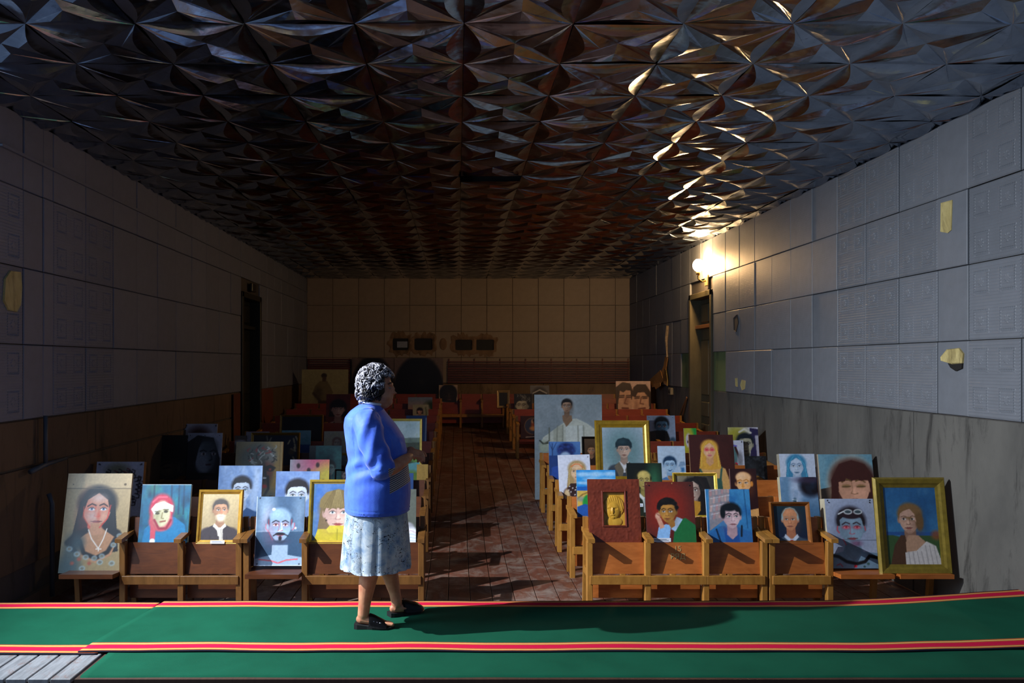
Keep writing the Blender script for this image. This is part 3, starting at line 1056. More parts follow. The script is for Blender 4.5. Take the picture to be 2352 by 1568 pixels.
# ------------------------------------------------------------------ paintings: drawn in numpy, stored as colour attributes on real boards
class Art:
    def __init__(self, w, h, nx, ny):
        self.w, self.h, self.nx, self.ny = w, h, nx, ny
        S = 2
        self.X, self.Y = np.meshgrid((np.arange(nx * S) + 0.5) / (nx * S), (np.arange(ny * S) + 0.5) / (ny * S))
        self.hw = h / w
        self.im = np.zeros((ny * S, nx * S, 3))
        self.seed = 1
    def _put(self, m, col):
        c = np.array(hx(col) if isinstance(col, str) else col)
        self.im = self.im * (1 - m[..., None]) + c * m[..., None]
    def fill(self, c):
        self._put(np.ones_like(self.X), c)
    def vgrad(self, c1, c2, p=1.0):
        self.fill(c1); self._put(self.Y ** p, c2)
    def hgrad(self, c1, c2, p=1.0):
        self.fill(c1); self._put(self.X ** p, c2)
    def ell(self, cx, cy, rx, ry, col, a=1.0, soft=0.12, rot=0.0):
        dx, dy = (self.X - cx), (self.Y - cy) * self.hw
        ry = ry * self.hw
        c, s = math.cos(rot), math.sin(rot)
        ex, ey = dx * c + dy * s, -dx * s + dy * c
        r = np.sqrt((ex / rx) ** 2 + (ey / ry) ** 2)
        self._put(np.clip((1 + soft - r) / (2 * soft), 0, 1) * a, col)
    def poly(self, pts, col, a=1.0):
        m = np.zeros(self.X.shape, bool)
        n = len(pts)
        j = n - 1
        for i in range(n):
            xi, yi = pts[i]; xj, yj = pts[j]
            cond = ((yi > self.Y) != (yj > self.Y)) & (self.X < (xj - xi) * (self.Y - yi) / ((yj - yi) or 1e-9) + xi)
            m ^= cond
            j = i
        self._put(m * a, col)
    def line(self, pts, w, col, a=1.0):
        best = np.full(self.X.shape, 9.0)
        for (x0, y0), (x1, y1) in zip(pts[:-1], pts[1:]):
            ax, ay, bx_, by = x0, y0 * self.hw, x1, y1 * self.hw
            px, py = self.X - ax, self.Y * self.hw - ay
            vx, vy = bx_ - ax, by - ay
            L = vx * vx + vy * vy + 1e-12
            t = np.clip((px * vx + py * vy) / L, 0, 1)
            best = np.minimum(best, np.hypot(px - t * vx, py - t * vy))
        self._put(np.clip((w - best) / (w * 0.6) + 0.3, 0, 1) * a, col)
    def nz(self, s, sy=None):
        """smooth value noise 0..1"""
        self.seed += 1
        r = np.random.default_rng(self.seed * 77 + self.nx)
        sy = sy or s
        g = r.random((int(sy) + 3, int(s) + 3))
        x, y = self.X * s, self.Y * sy
        i, j = x.astype(int), y.astype(int)
        fx_, fy_ = x - i, y - j
        fx_ = fx_ * fx_ * (3 - 2 * fx_); fy_ = fy_ * fy_ * (3 - 2 * fy_)
        return (g[j, i] * (1 - fx_) + g[j, i + 1] * fx_) * (1 - fy_) + (g[j + 1, i] * (1 - fx_) + g[j + 1, i + 1] * fx_) * fy_
    def mottle(self, col, s=6, a=0.5, sy=None, th=0.5, k=3.0):
        m = np.clip((self.nz(s, sy) * 0.65 + self.nz(s * 2.3, (sy or s) * 2.3) * 0.35 - th) * k, 0, 1) * a
        self._put(m, col)
    def grain(self, a=0.06):
        self.im = np.clip(self.im * (1 + a * (self.nz(self.nx / 2, self.ny / 2)[..., None] - 0.5) * 2), 0, 1)
    def out(self):
        s = self.im.reshape(self.ny, 2, self.nx, 2, 3).mean(axis=(1, 3))
        return lin(np.clip(s, 0, 1))

def face(A, cx, cy, s, skin='#d9a58a', hair='#2a2020', style='short', cloth='#33405a', turn=0.0, shade=0.35, dark=None, lips='#a04a44',
         brow=None, iris='#30404a', neck=True, bodyw=2.9, smile=0.0, eyes=True, line='#3a2420', long=1.35, ears=True, collar=None, eyelid=None, tie=None, nosec=None):
    k = A.w / A.h
    U = lambda u: cx + u * s
    V = lambda v: cy + v * s * k
    def E(u, v, ru, rv, col, a=1.0, soft=0.15, rot=0.0):
        A.ell(U(u), V(v), ru * s, rv * s * k, col, a, soft, rot)
    def P(pts, col, a=1.0):
        A.poly([(U(u), V(v)) for u, v in pts], col, a)
    def Ln(pts, w, col, a=1.0):
        A.line([(U(u), V(v)) for u, v in pts], w * s * 0.62, col, a)
    sk = np.array(hx(skin)); dk = np.array(hx(dark)) if dark else sk * 0.55
    hr = np.array(hx(hair)); brow = brow or hair
    L = long
    if style == 'long':
        P([(-1.25, -0.6), (-1.75, 2.9), (-0.4, 3.1), (0.4, 3.1), (1.75, 2.9), (1.25, -0.6)], hair); E(0, -0.45, 1.38, 1.25, hair)
    elif style == 'bob':
        P([(-1.3, -0.4), (-1.5, 1.2), (1.5, 1.2), (1.3, -0.4)], hair); E(0, -0.35, 1.4, 1.3, hair)
    elif style in ('short', 'curly', 'fringe', 'bun'):
        E(0.02, -0.52, 1.16, 1.12, hair)
    elif style == 'big':
        E(0, -0.4, 1.5, 1.35, hair, 1, 0.3)
    if cloth:
        b = bodyw
        P([(-b - 0.5, 6), (-b, 3.2), (-b * 0.62, 2.45), (-0.75, 1.95), (0.75, 1.95), (b * 0.62, 2.45), (b, 3.2), (b + 0.5, 6)], cloth)
        E(-b * 0.55, 3.3, b * 0.45, 0.95, cloth); E(b * 0.55, 3.3, b * 0.45, 0.95, cloth)
        c2 = np.array(hx(cloth)) * 0.6
        Ln([(-b * 0.5, 6), (-b * 0.45, 3.6)], 0.08, c2, 0.7); Ln([(b * 0.5, 6), (b * 0.4, 3.6)], 0.08, c2, 0.7)
    if neck:
        P([(-0.55, 0.8), (-0.6, 2.0), (0.0, 2.55), (0.6, 2.0), (0.55, 0.8)], dk * 0.4 + sk * 0.6)
    if collar:
        P([(-0.75, 1.8), (-0.95, 2.2), (-0.1, 3.0), (0.0, 2.55)], collar); P([(0.75, 1.8), (0.95, 2.2), (0.1, 3.0), (0.0, 2.55)], collar)
        P([(-0.4, 2.4), (0.4, 2.4), (0.15, 3.6), (-0.15, 3.6)], collar)
    if tie:
        P([(-0.16, 2.55), (0.16, 2.55), (0.3, 4.6), (-0.2, 4.6)], tie)
    if ears:
        E(-1.0, 0.05, 0.17, 0.32, dk * 0.3 + sk * 0.7); E(1.0, 0.05, 0.17, 0.32, dk * 0.3 + sk * 0.7)
    # face outline
    pts = []
    for i in range(40):
        a = 2 * math.pi * i / 40
        c_, s_ = math.cos(a), math.sin(a)
        wv = 1.0 if s_ < 0 else (1.0 - 0.30 * s_ ** 2)
        pts.append((0.98 * c_ * wv + 0.08 * turn * max(s_, 0), (L if s_ > 0 else 1.25) * s_))
    P(pts, sk)
    if shade:
        sd = 1 if turn <= 0 else -1
        E(sd * 0.85, 0.2, 0.5, 1.2, dk, shade, 0.8)
        E(0, L * 0.95, 0.7, 0.22, dk, shade * 0.7, 0.8)
        E(-sd * 0.35, 0.45, 0.3, 0.35, np.clip(sk * 1.15, 0, 1), 0.5, 0.8)
        E(0.0, -0.65, 0.5, 0.3, np.clip(sk * 1.12, 0, 1), 0.45, 0.8)
    # hair in front
    if style in ('short', 'curly', 'bun'):
        P([(-1.06, 0.0), (-1.1, -0.6), (-0.8, -1.3), (0, -1.55), (0.8, -1.3), (1.1, -0.6), (1.06, 0.0), (0.93, -0.25), (0.86, -0.72), (0.45, -0.88), (-0.1, -0.84), (-0.6, -0.8), (-0.9, -0.55), (-0.95, -0.2)], hair)
    if style == 'curly':
        r = random.Random(int(cx * 1000 + cy * 777))
        for _ in range(26):
            a = r.uniform(math.pi * 1.0, math.pi * 2.0)
            E(1.1 * math.cos(a), -0.45 + 1.05 * math.sin(a), 0.26, 0.24, hr * r.uniform(0.7, 1.5))
    if style in ('fringe', 'bob'):
        P([(-1.08, 0.1), (-1.15, -0.7), (-0.8, -1.35), (0, -1.6), (0.8, -1.35), (1.15, -0.7), (1.08, 0.1), (0.9, -0.36), (0.4, -0.33), (0.0, -0.36), (-0.45, -0.33), (-0.9, -0.36)], hair)
        for u in np.linspace(-0.9, 0.9, 9):
            Ln([(u * 0.5, -1.45), (u, -0.4)], 0.03, hr * 1.35, 0.6)
    if style == 'long':
        P([(-1.12, 0.7), (-1.25, -0.5), (-0.7, -1.4), (0.0, -1.62), (0.7, -1.4), (1.25, -0.5), (1.12, 0.7), (0.92, 0.1), (0.72, -0.7), (0.05, -1.18), (-0.7, -0.7), (-0.92, 0.1)], hair)
        for sgn in (-1, 1):
            Ln([(sgn * 0.3, -1.4), (sgn * 1.1, -0.3), (sgn * 1.3, 1.2), (sgn * 1.35, 2.6)], 0.05, np.clip(hr * 1.7 + 0.03, 0, 1), 0.6)
    if style == 'bald':
        E(0, -0.55, 0.98, 0.95, sk); E(-0.25, -0.95, 0.4, 0.3, np.clip(sk * 1.2, 0, 1), 0.6, 0.9)
        E(-1.0, -0.25, 0.12, 0.4, hair, 0.9, 0.5); E(1.0, -0.25, 0.12, 0.4, hair, 0.9, 0.5)
    # features
    t = turn
    for sgn in (-1, 1):
        ex = sgn * 0.42 + 0.35 * t
        w = 0.24 * (1 - 0.25 * sgn * t)
        E(ex, -0.10, w * 1.2, 0.22, dk, 0.28, 0.95)
        if eyes:
            E(ex, -0.04, w, 0.10, '#e9e4dc' if not eyelid else eyelid, 1, 0.3)
            E(ex + 0.1 * t, -0.05, 0.095, 0.095, iris, 1, 0.3)
            E(ex + 0.1 * t, -0.05, 0.05, 0.05, '#0a0a0a')
            Ln([(ex - w, -0.04), (ex - w * 0.3, -0.15), (ex + w * 0.4, -0.15), (ex + w, -0.05)], 0.045, line)
        Ln([(ex - w * 1.2, -0.3 + 0.06 * (sgn < 0)), (ex, -0.42), (ex + w * 1.2, -0.3 + 0.06 * (sgn > 0))], 0.075, brow)
    n_ = nosec or tuple(dk)
    nx_ = 0.42 * t
    Ln([(nx_ * 0.6 + (0.13 if t <= 0 else -0.13), -0.25), (nx_ + (0.1 if t <= 0 else -0.1), 0.25), (nx_ + (0.2 if t <= 0 else -0.2), 0.42)], 0.05, n_, 0.7)
    Ln([(nx_ - 0.2, 0.44), (nx_, 0.5), (nx_ + 0.2, 0.44)], 0.06, n_, 0.85)
    E(nx_, 0.3, 0.09, 0.2, np.clip(sk * 1.25, 0, 1), 0.5, 0.8)
    mx = 0.4 * t
    P([(mx - 0.38, 0.82 - smile * 0.12), (mx - 0.1, 0.74), (mx, 0.77), (mx + 0.1, 0.74), (mx + 0.38, 0.82 - smile * 0.12), (mx + 0.15, 0.94 + smile * 0.05), (mx - 0.15, 0.94 + smile * 0.05)], lips)
    Ln([(mx - 0.4, 0.82 - smile * 0.14), (mx, 0.83), (mx + 0.4, 0.82 - smile * 0.14)], 0.035, line)
    Ln([(mx - 0.2, 1.03), (mx + 0.2, 1.03)], 0.05, dk, 0.4)
    return U, V, E, P, Ln

# -- each function paints one picture
def a_black_hair(A):
    A.vgrad('#b39a6f', '#8d7850'); A.poly([(0, 0), (1, 0), (1, 0.155), (0, 0.155)], '#b8a077')
    U, V, E, P, Ln = face(A, 0.5, 0.37, 0.215, '#c08a70', '#14100f', 'long', None, 0.1, 0.3, lips='#8d3a38', iris='#4a6f9a', dark='#c8402e', ears=False)
    A.poly([(0.28, 0.66), (0.2, 0.72), (0.32, 0.84), (0.55, 0.9), (0.78, 0.82), (0.85, 0.66), (0.66, 0.58), (0.6, 0.55), (0.42, 0.55), (0.38, 0.6)], '#a97a55')
    A.poly([(0.43, 0.5), (0.6, 0.5), (0.62, 0.62), (0.42, 0.62)], '#b3805e')
    A.line([(0.1, 0.7), (0.22, 0.62), (0.36, 0.58)], 0.05, '#120f10'); A.line([(0.64, 0.53), (0.85, 0.6), (0.95, 0.7)], 0.05, '#120f10')
    A.line([(0.28, 0.68), (0.36, 0.8), (0.55, 0.85), (0.72, 0.79), (0.82, 0.66)], 0.035, '#0f0d0d')
    A.ell(0.16, 0.85, 0.14, 0.2, '#2f4248', 0.8, 0.5); A.ell(0.25, 0.7, 0.1, 0.08, '#22383e', 0.9, 0.6); A.ell(0.12, 0.96, 0.2, 0.1, '#33484c', .8, .5)
    r = random.Random(3)
    for x, y in ((0.14, 0.76), (0.26, 0.81), (0.53, 0.85), (0.62, 0.89), (0.8, 0.9), (0.88, 0.63), (0.95, 0.7), (0.36, 0.95), (0.8, 0.72), (0.64, 0.83), (0.4, 0.84)):
        A.ell(x, y, 0.045, 0.025, '#8fa3a8', 0.9, 0.3); A.ell(x, y, 0.028, 0.015, '#6d6a5a', 1, 0.3)
    for x, y in ((0.3, 0.86), (0.88, 0.66), (0.46, 0.9), (0.2, 0.9)):
        A.ell(x, y, 0.03, 0.018, '#a0442c', 0.8, 0.5)
    A.line([(0.4, 0.57), (0.46, 0.66), (0.57, 0.75)], 0.008, '#e0d8cc'); A.line([(0.68, 0.56), (0.64, 0.66), (0.58, 0.75), (0.58, 0.78)], 0.008, '#e0d8cc')
    A.line([(0.54, 0.76), (0.62, 0.76)], 0.007, '#e0d8cc')
    E(-0.3, 0.45, 0.4, 0.35, '#b9a6a0', 0.6, 0.8); E(0.1, -0.85, 0.5, 0.25, '#c9b6b0', 0.6, 0.7); E(0.15, 0.4, 0.14, 0.3, '#c44a32', 0.7, 0.6)
    Ln([(-0.95, -0.2), (-0.9, 0.5), (-0.4, 1.25)], 0.07, '#c04028', 0.7); Ln([(0.95, -0.3), (0.8, 0.6), (0.3, 1.25)], 0.09, '#c8382a', 0.8)
    A.line([(0, 0.156), (1, 0.156)], 0.006, '#5a4a30'); A.ell(0.9, 0.115, 0.02, 0.012, '#5a4420'); A.ell(0.1, 0.115, 0.008, 0.006, '#33281a')

def a_curl_sketch(A):
    A.fill('#c3c6d6'); A.ell(0.5, 0.42, 0.3, 0.3, '#b9a8a8', 0.5, 0.5)
    A.ell(0.45, 0.14, 0.22, 0.1, '#7d8062', 0.8, 0.5)
    r = random.Random(5)
    for _ in range(46):
        a = r.uniform(0, 2 * math.pi); rad = r.uniform(0.32, 0.47)
        x, y = 0.52 + rad * math.cos(a), 0.42 + rad * 0.75 * math.sin(a)
        A.line([(x, y), (x + 0.06, y + 0.02), (x + 0.05, y + 0.07), (x - 0.01, y + 0.07)], 0.012, r.choice(['#22202a', '#3a3038', '#7a3a3a', '#22202a']))
    for p in ((0.06, 0.05), (0.94, 0.05)):
        A.ell(p[0], p[1], 0.02, 0.015, '#2a2a30')

def a_red_scarf(A):
    A.fill('#175a78'); A.mottle('#0d3550', 5, 0.9); A.mottle('#2f8a8a', 8, 0.6, 4); A.mottle('#4a6a3a', 4, 0.4)
    for x in (0.25, 0.6, 0.75, 0.85):
        A.line([(x, 0.0), (x + 0.02, 0.5)], 0.02, '#0c2c44', 0.7)
    A.poly([(0.08, 1), (0.12, 0.75), (0.3, 0.6), (0.7, 0.55), (0.92, 0.68), (0.97, 1)], '#1a6f9c'); A.mottle('#0f4a78', 9, 0.35)
    A.ell(0.43, 0.42, 0.25, 0.26, '#b5364a'); A.ell(0.43, 0.62, 0.24, 0.17, '#c04a58')
    A.poly([(0.22, 0.35), (0.24, 0.92), (0.34, 0.92), (0.34, 0.5)], '#c04a58')
    A.ell(0.44, 0.5, 0.17, 0.22, '#c9c39c'); A.ell(0.34, 0.55, 0.08, 0.14, '#8a8560', 0.5, 0.8)
    A.poly([(0.22, 0.42), (0.3, 0.33), (0.46, 0.29), (0.66, 0.36), (0.66, 0.47), (0.5, 0.41), (0.38, 0.43), (0.29, 0.51)], '#dfe6dc')
    for x, y in ((0.35, 0.49), (0.52, 0.46)):
        A.ell(x, y, 0.045, 0.022, '#4a4632'); A.line([(x - 0.05, y - 0.03), (x + 0.05, y - 0.035)], 0.012, '#6a6244')
    A.line([(0.45, 0.48), (0.44, 0.57), (0.48, 0.575)], 0.014, '#8a7f58'); A.line([(0.42, 0.63), (0.52, 0.615)], 0.016, '#8a4a3c')
    A.line([(0.3, 0.6), (0.4, 0.74), (0.55, 0.74), (0.63, 0.6)], 0.025, '#8d2a3a'); A.line([(0.25, 0.3), (0.35, 0.22), (0.52, 0.22)], 0.02, '#e07080', 0.6)
    A.ell(0.29, 0.95, 0.055, 0.045, '#d9e2e6'); A.line([(0, 0.004), (1, 0.004)], 0.012, '#b9c4cc')

def a_old_man(A):
    A.vgrad('#b5a27a', '#8d7a58'); A.ell(0.3, 0.4, 0.4, 0.4, '#c2b08a', 0.5, 0.9)
    U, V, E, P, Ln = face(A, 0.5, 0.36, 0.19, '#b88a6c', '#4a4440', 'short', '#3a3236', 0.25, 0.35, collar='#d8d2c4', lips='#9a6a5c', bodyw=2.7)
    E(0.1, 1.05, 0.62, 0.5, '#d8cfb4', 1, 0.4); E(0.1, 0.75, 0.6, 0.14, '#e0d8c0', 1, 0.5); Ln([(-0.2, 0.85), (0.35, 0.85)], 0.05, '#8a5a4c')
    P([(-0.1, 2.4), (0.45, 2.4), (0.6, 5), (0.15, 5)], '#cfc8bc'); Ln([(0.25, 2.6), (0.4, 5)], 0.05, '#5a5450')
    E(0.15, 0.3, 0.12, 0.25, '#b05a48', 0.5, 0.8)

def a_young_blue(A):
    A.fill('#7f9fd0'); A.mottle('#5a80b8', 5, 0.8); A.mottle('#b9cbe4', 6, 0.7, 3)
    U, V, E, P, Ln = face(A, 0.54, 0.47, 0.20, '#cdd8ea', '#15121c', 'short', '#234a7c', 0.0, 0.25, dark='#6a86b4', lips='#8fa0c0', iris='#3f7f94', line='#101828', brow='#181420')
    A.mottle('#1a3560', 10, 0.25, th=0.62)

def a_goatee(A):
    A.fill('#3f5a78'); A.mottle('#1f3350', 4, 0.9); A.ell(0.2, 0.25, 0.15, 0.3, '#a3b8cc', 0.8, 0.9); A.ell(0.9, 0.25, 0.12, 0.3, '#8fa8c0', 0.6, 0.9)
    A.poly([(0, 0.52), (1, 0.5), (1, 0.86), (0, 0.86)], '#26415c', 0.7)
    A.poly([(0, 1), (0, 0.9), (0.35, 0.84), (0.36, 0.7), (0.68, 0.7), (0.68, 0.84), (1, 0.88), (1, 1)], '#90a6bc')
    U, V, E, P, Ln = face(A, 0.5, 0.42, 0.235, '#86a2bd', '#26384c', 'bald', None, 0.12, 0.2, dark='#b03a4c', lips='#a06a7c', iris='#8a2a34', neck=False, brow='#10131c', eyelid='#e8dada', long=1.45)
    E(0.05, 0.72, 0.42, 0.12, '#1a1420'); Ln([(-0.55, 0.9), (-0.3, 0.75), (0.05, 0.66), (0.4, 0.75), (0.72, 0.9)], 0.09, '#1a1420')
    E(0.05, 1.12, 0.14, 0.22, '#201820'); E(0.05, 1.38, 0.45, 0.12, '#283448', 0.9, 0.5)
    Ln([(-1.0, -0.5), (-0.98, 0.5), (-0.6, 1.25)], 0.05, '#c04050', 0.7); Ln([(1.0, -0.5), (1.02, 0.1)], 0.06, '#c84858', 0.8)
    E(-1.12, 0.2, 0.16, 0.34, '#8aa0b8'); Ln([(-1.2, -0.1), (-1.22, 0.25), (-1.05, 0.5)], 0.05, '#c8505c'); E(1.15, 0.1, 0.15, 0.34, '#8aa0b8'); Ln([(1.25, -0.2), (1.25, 0.2), (1.1, 0.4)], 0.05, '#c84858')
    Ln([(0.12, -0.2), (0.2, 0.35), (-0.1, 0.5)], 0.05, '#e8eef4'); A.ell(0.82, 0.46, 0.02, 0.016, '#f0f4f8')
    A.line([(0.1, 0.905), (0.35, 0.925), (0.48, 0.955)], 0.013, '#d04a54'); A.line([(0.5, 0.955), (0.65, 0.915), (0.88, 0.9)], 0.013, '#d04a54')
    A.ell(0.36, 0.19, 0.035, 0.02, '#dce6ee')
    A.line([(0.005, 0), (0.005, 1)], 0.012, '#d4dfe8'); A.line([(0, 0.995), (1, 0.995)], 0.012, '#dbe3ea'); A.line([(0, 0.51), (1, 0.5)], 0.004, '#d0dce8', 0.5)
    for p in ((0.07, 0.03), (0.9, 0.03), (0.07, 0.97), (0.92, 0.97)):
        A.ell(p[0], p[1], 0.015, 0.01, '#0f141c')

def a_bun_woman(A):
    A.fill('#7593c8'); A.mottle('#5474b0', 4, 0.7); A.mottle('#9ab2d8', 6, 0.5)
    face(A, 0.5, 0.52, 0.235, '#d3dcea', '#17121a', 'bun', '#31507c', 0.0, 0.2, dark='#7a90b4', lips='#a04a5c', iris='#3f6f84', brow='#3a3440')

def a_bowl_cut(A):
    A.fill('#3560a0'); A.mottle('#20407c', 5, 0.7); A.mottle('#6a80a8', 7, 0.4)
    A.poly([(0.05, 1), (0.12, 0.8), (0.4, 0.72), (0.75, 0.72), (0.95, 0.78), (1, 1)], '#b8a82c'); A.mottle('#8f8a20', 6, 0.2, 3)
    U, V, E, P, Ln = face(A, 0.52, 0.52, 0.27, '#c9a89c', '#6a5a3a', 'bob', None, 0.05, 0.3, dark='#8a6a66', lips='#a8504c', iris='#6a8090', neck=False)
    P([(-1.4, -0.4), (-1.35, -1.0), (-0.9, -1.55), (0, -1.8), (0.9, -1.55), (1.35, -1.0), (1.4, -0.4), (1.0, -0.36), (0.0, -0.40), (-1.0, -0.36)], '#74643e')
    for u in np.linspace(-1.1, 1.1, 14):
        Ln([(u * 0.35, -1.7), (u, -0.42)], 0.035, '#57482a' if int(u * 10) % 2 else '#93845a', 0.7)
    A.poly([(0.3, 0.8), (0.36, 0.74), (0.7, 0.74), (0.76, 0.8), (0.72, 0.86), (0.34, 0.86)], '#c2b23c'); A.line([(0.52, 0.8), (0.52, 1)], 0.008, '#7a7420')
    E(-0.85, 0.55, 0.07, 0.07, '#3a2c28')

def a_pink_abs(A):
    A.fill('#d9d3e0'); A.ell(0.85, 0.1, 0.55, 0.5, '#d83a6c', 0.95, 0.5); A.ell(0.55, 0.45, 0.45, 0.4, '#e8a8b8', 0.6, 0.6)
    A.ell(0.95, 0.6, 0.35, 0.5, '#e3d24a', 0.95, 0.4); A.ell(0.5, 0.5, 0.2, 0.22, '#e0a02c', 1, 0.3); A.ell(0.5, 0.9, 0.5, 0.3, '#d8b0c0', 0.8, 0.5)
    for p in ((0.22, 0.16), (0.48, 0.27), (0.7, 0.14), (0.13, 0.5), (0.85, 0.55), (0.8, 0.8)):
        A.ell(p[0], p[1], 0.045, 0.06, '#3a1c24', 1, 0.3)

def a_curly_head(A):
    A.hgrad('#a08a5c', '#b59048'); A.ell(0.35, 0.3, 0.3, 0.3, '#77705c', 0.6, 0.7)
    A.ell(0.4, 0.5, 0.25, 0.3, '#a5987c', 1, 0.3); A.ell(0.62, 0.5, 0.16, 0.3, '#3a2c2c', 0.9, 0.4); A.ell(0.72, 0.4, 0.08, 0.2, '#a0442c', 0.8, 0.5)
    A.ell(0.3, 0.3, 0.2, 0.18, '#6f7060', 1, 0.4); A.ell(0.52, 0.18, 0.25, 0.14, '#65675c', 1, 0.4); A.ell(0.75, 0.25, 0.12, 0.12, '#8c8a80', 1, 0.5)
    r = random.Random(8)
    for _ in range(34):
        x, y = r.uniform(0.25, 0.85), r.uniform(0.05, 0.35)
        A.line([(x, y), (x + r.uniform(-.06, .06), y + .03), (x + r.uniform(-.08, .08), y + .05)], 0.012, r.choice(['#c8c8bc', '#26241f', '#3c3c34', '#b0342a', '#d0d0c8']))
    for x in (0.5, 0.74):
        A.ell(x, 0.47, 0.09, 0.04, '#17110f'); A.ell(x, 0.475, 0.03, 0.018, '#b0342c'); A.line([(x - .1, .44), (x, .41), (x + .1, .45)], 0.02, '#17110f')
    A.line([(0.62, 0.42), (0.66, 0.62), (0.6, 0.64)], 0.03, '#2a1c1c'); A.ell(0.62, 0.76, 0.08, 0.03, '#b83030'); A.ell(0.62, 0.62, 0.06, 0.015, '#d8d8dc')
    A.line([(0.7, 0.6), (0.72, 0.8), (0.62, 0.95), (0.8, 1.0)], 0.03, '#1f1a1a'); A.ell(0.75, 0.95, 0.2, 0.14, '#5f6a70', 0.8, 0.6); A.line([(0.94, 0), (0.94, 1)], 0.006, '#6a4f24')

def a_dark_pair(A):
    A.fill('#141414'); A.ell(0.28, 0.38, 0.24, 0.3, '#1d1d1e', 1, 0.4); A.ell(0.36, 0.68, 0.13, 0.2, '#2a221c', 1, 0.5)
    A.ell(0.66, 0.68, 0.15, 0.24, '#4a3a2a', 0.9, 0.6); A.ell(0.88, 0.68, 0.05, 0.11, '#3f352c', 0.9, 0.4); A.line([(0.55, 0.64), (0.66, 0.58), (0.72, 0.58)], 0.014, '#0c0a08'); A.line([(0.6, 0.69), (0.72, 0.67)], 0.01, '#0c0a08')
    A.ell(0.68, 0.34, 0.26, 0.2, '#0d0d0d', 1, 0.4); A.line([(0.88, 0.6), (0.91, 0.68), (0.88, 0.76)], 0.01, '#1a1410')

def a_grey_woman(A):
    A.fill('#b9bed0'); A.ell(0.2, 0.1, 0.3, 0.14, '#6a7080', 0.6, 0.6)
    A.poly([(0, 0.2), (0.3, 0.05), (0.75, 0.1), (0.95, 0.5), (0.98, 1), (0, 1)], '#1c1d24')
    A.ell(0.52, 0.5, 0.28, 0.3, '#8f99a8', 1, 0.15); A.ell(0.6, 0.28, 0.22, 0.14, '#4a565e', 0.9, 0.6); A.ell(0.74, 0.5, 0.12, 0.28, '#4a525c', 0.8, 0.6)
    A.poly([(0.2, 0.5), (0.25, 0.2), (0.45, 0.1), (0.35, 0.3), (0.27, 0.6), (0.3, 0.75)], '#1c1d24')
    for x in (0.48, 0.76):
        A.ell(x, 0.42, 0.07, 0.025, '#cfc8cc'); A.ell(x + 0.01, 0.42, 0.03, 0.024, '#241a20'); A.line([(x - .09, .37), (x, .345), (x + .08, .37)], 0.018, '#15151a')
    A.line([(0.7, 0.42), (0.73, 0.53), (0.66, 0.55)], 0.02, '#2c3038'); A.line([(0.58, 0.63), (0.7, 0.625)], 0.024, '#4a3038')
    A.poly([(0, 0.78), (1, 0.8), (1, 1), (0, 1)], '#16161a'); A.ell(0.65, 0.9, 0.15, 0.06, '#3c2a30', 0.8, 0.6)

def a_hair_top(A):
    A.fill('#b4b8c8'); A.ell(0.45, 0.28, 0.32, 0.2, '#4a2c2c', 1, 0.4); A.mottle('#8f4a44', 8, 0.3, th=0.6); A.ell(0.45, 0.5, 0.25, 0.2, '#c0a09a', 1, 0.3)
    for p in ((0.06, 0.05), (0.94, 0.05)):
        A.ell(p[0], p[1], 0.02, 0.02, '#2a2a30')

def a_shells(A):
    A.vgrad('#1a1a30', '#12122a'); A.mottle('#3a2a1a', 6, 0.5); A.ell(0.15, 0.1, 0.12, 0.1, '#4a3a20', 0.6, 0.6)
    for (x, y, a) in ((0.3, 0.05, 0.3), (0.4, 0.1, -0.5), (0.82, 0.18, -0.6), (0.9, 0.12, 0.3), (0.93, 0.3, 0.25), (0.95, 0.06, 0.6), (0.85, 0.45, 1.2), (0.92, 0.4, 0.4), (0.9, 0.7, 0.6)):
        A.line([(x, y), (x + 0.07 * math.sin(a), y + 0.13 * math.cos(a))], 0.018, '#c9b78a' if x > 0.8 else '#8a8070')
    A.ell(0.86, 0.55, 0.06, 0.1, '#6a4a28', 0.8, 0.5)

def a_plain(c1, c2, sp=5):
    def f(A):
        A.vgrad(c1, c2); A.mottle(c2, sp, 0.5)
    return f

def a_teal_sea(A):
    A.vgrad('#7fb4c4', '#5a98b4'); A.mottle('#4a90a0', 7, 0.7, 12); A.poly([(0, 0.55), (1, 0.52), (1, 1), (0, 1)], '#1f4a8c')

def a_darkpic(A):
    A.fill('#0e0d0c'); A.mottle('#241c14', 6, 0.7); A.ell(0.78, 0.4, 0.12, 0.3, '#2a2018', 0.6, 0.8)

def a_pale_girl(A):
    A.vgrad('#c9c8b0', '#bdb89c'); A.mottle('#d4cf8c', 4, 0.5)
    face(A, 0.5, 0.48, 0.13, '#bdb0a0', '#9a7466', 'long', None, 0, 0.2, dark='#8a7a70', lips='#a07a70', neck=True)

def a_teal_man(A):
    A.fill('#1f5f60'); A.mottle('#0f3c44', 6, 0.9, 9); A.mottle('#3f8a84', 8, 0.5, 12); A.poly([(0, 0), (0.2, 0), (0.2, 1), (0, 1)], '#080a0c')
    face(A, 0.62, 0.62, 0.17, '#7a9088', '#120e10', 'short', '#18282c', 0.1, 0.4, dark='#3a5050')

def a_portrait_small(skin, hair, bg, cloth, style='short', s=0.2, cy=0.45, **k):
    def f(A):
        A.vgrad(bg, tuple(np.array(hx(bg)) * 0.8)); A.mottle(tuple(np.array(hx(bg)) * 0.75), 5, 0.4)
        face(A, 0.5, cy, s, skin, hair, style, cloth, **k)
    return f

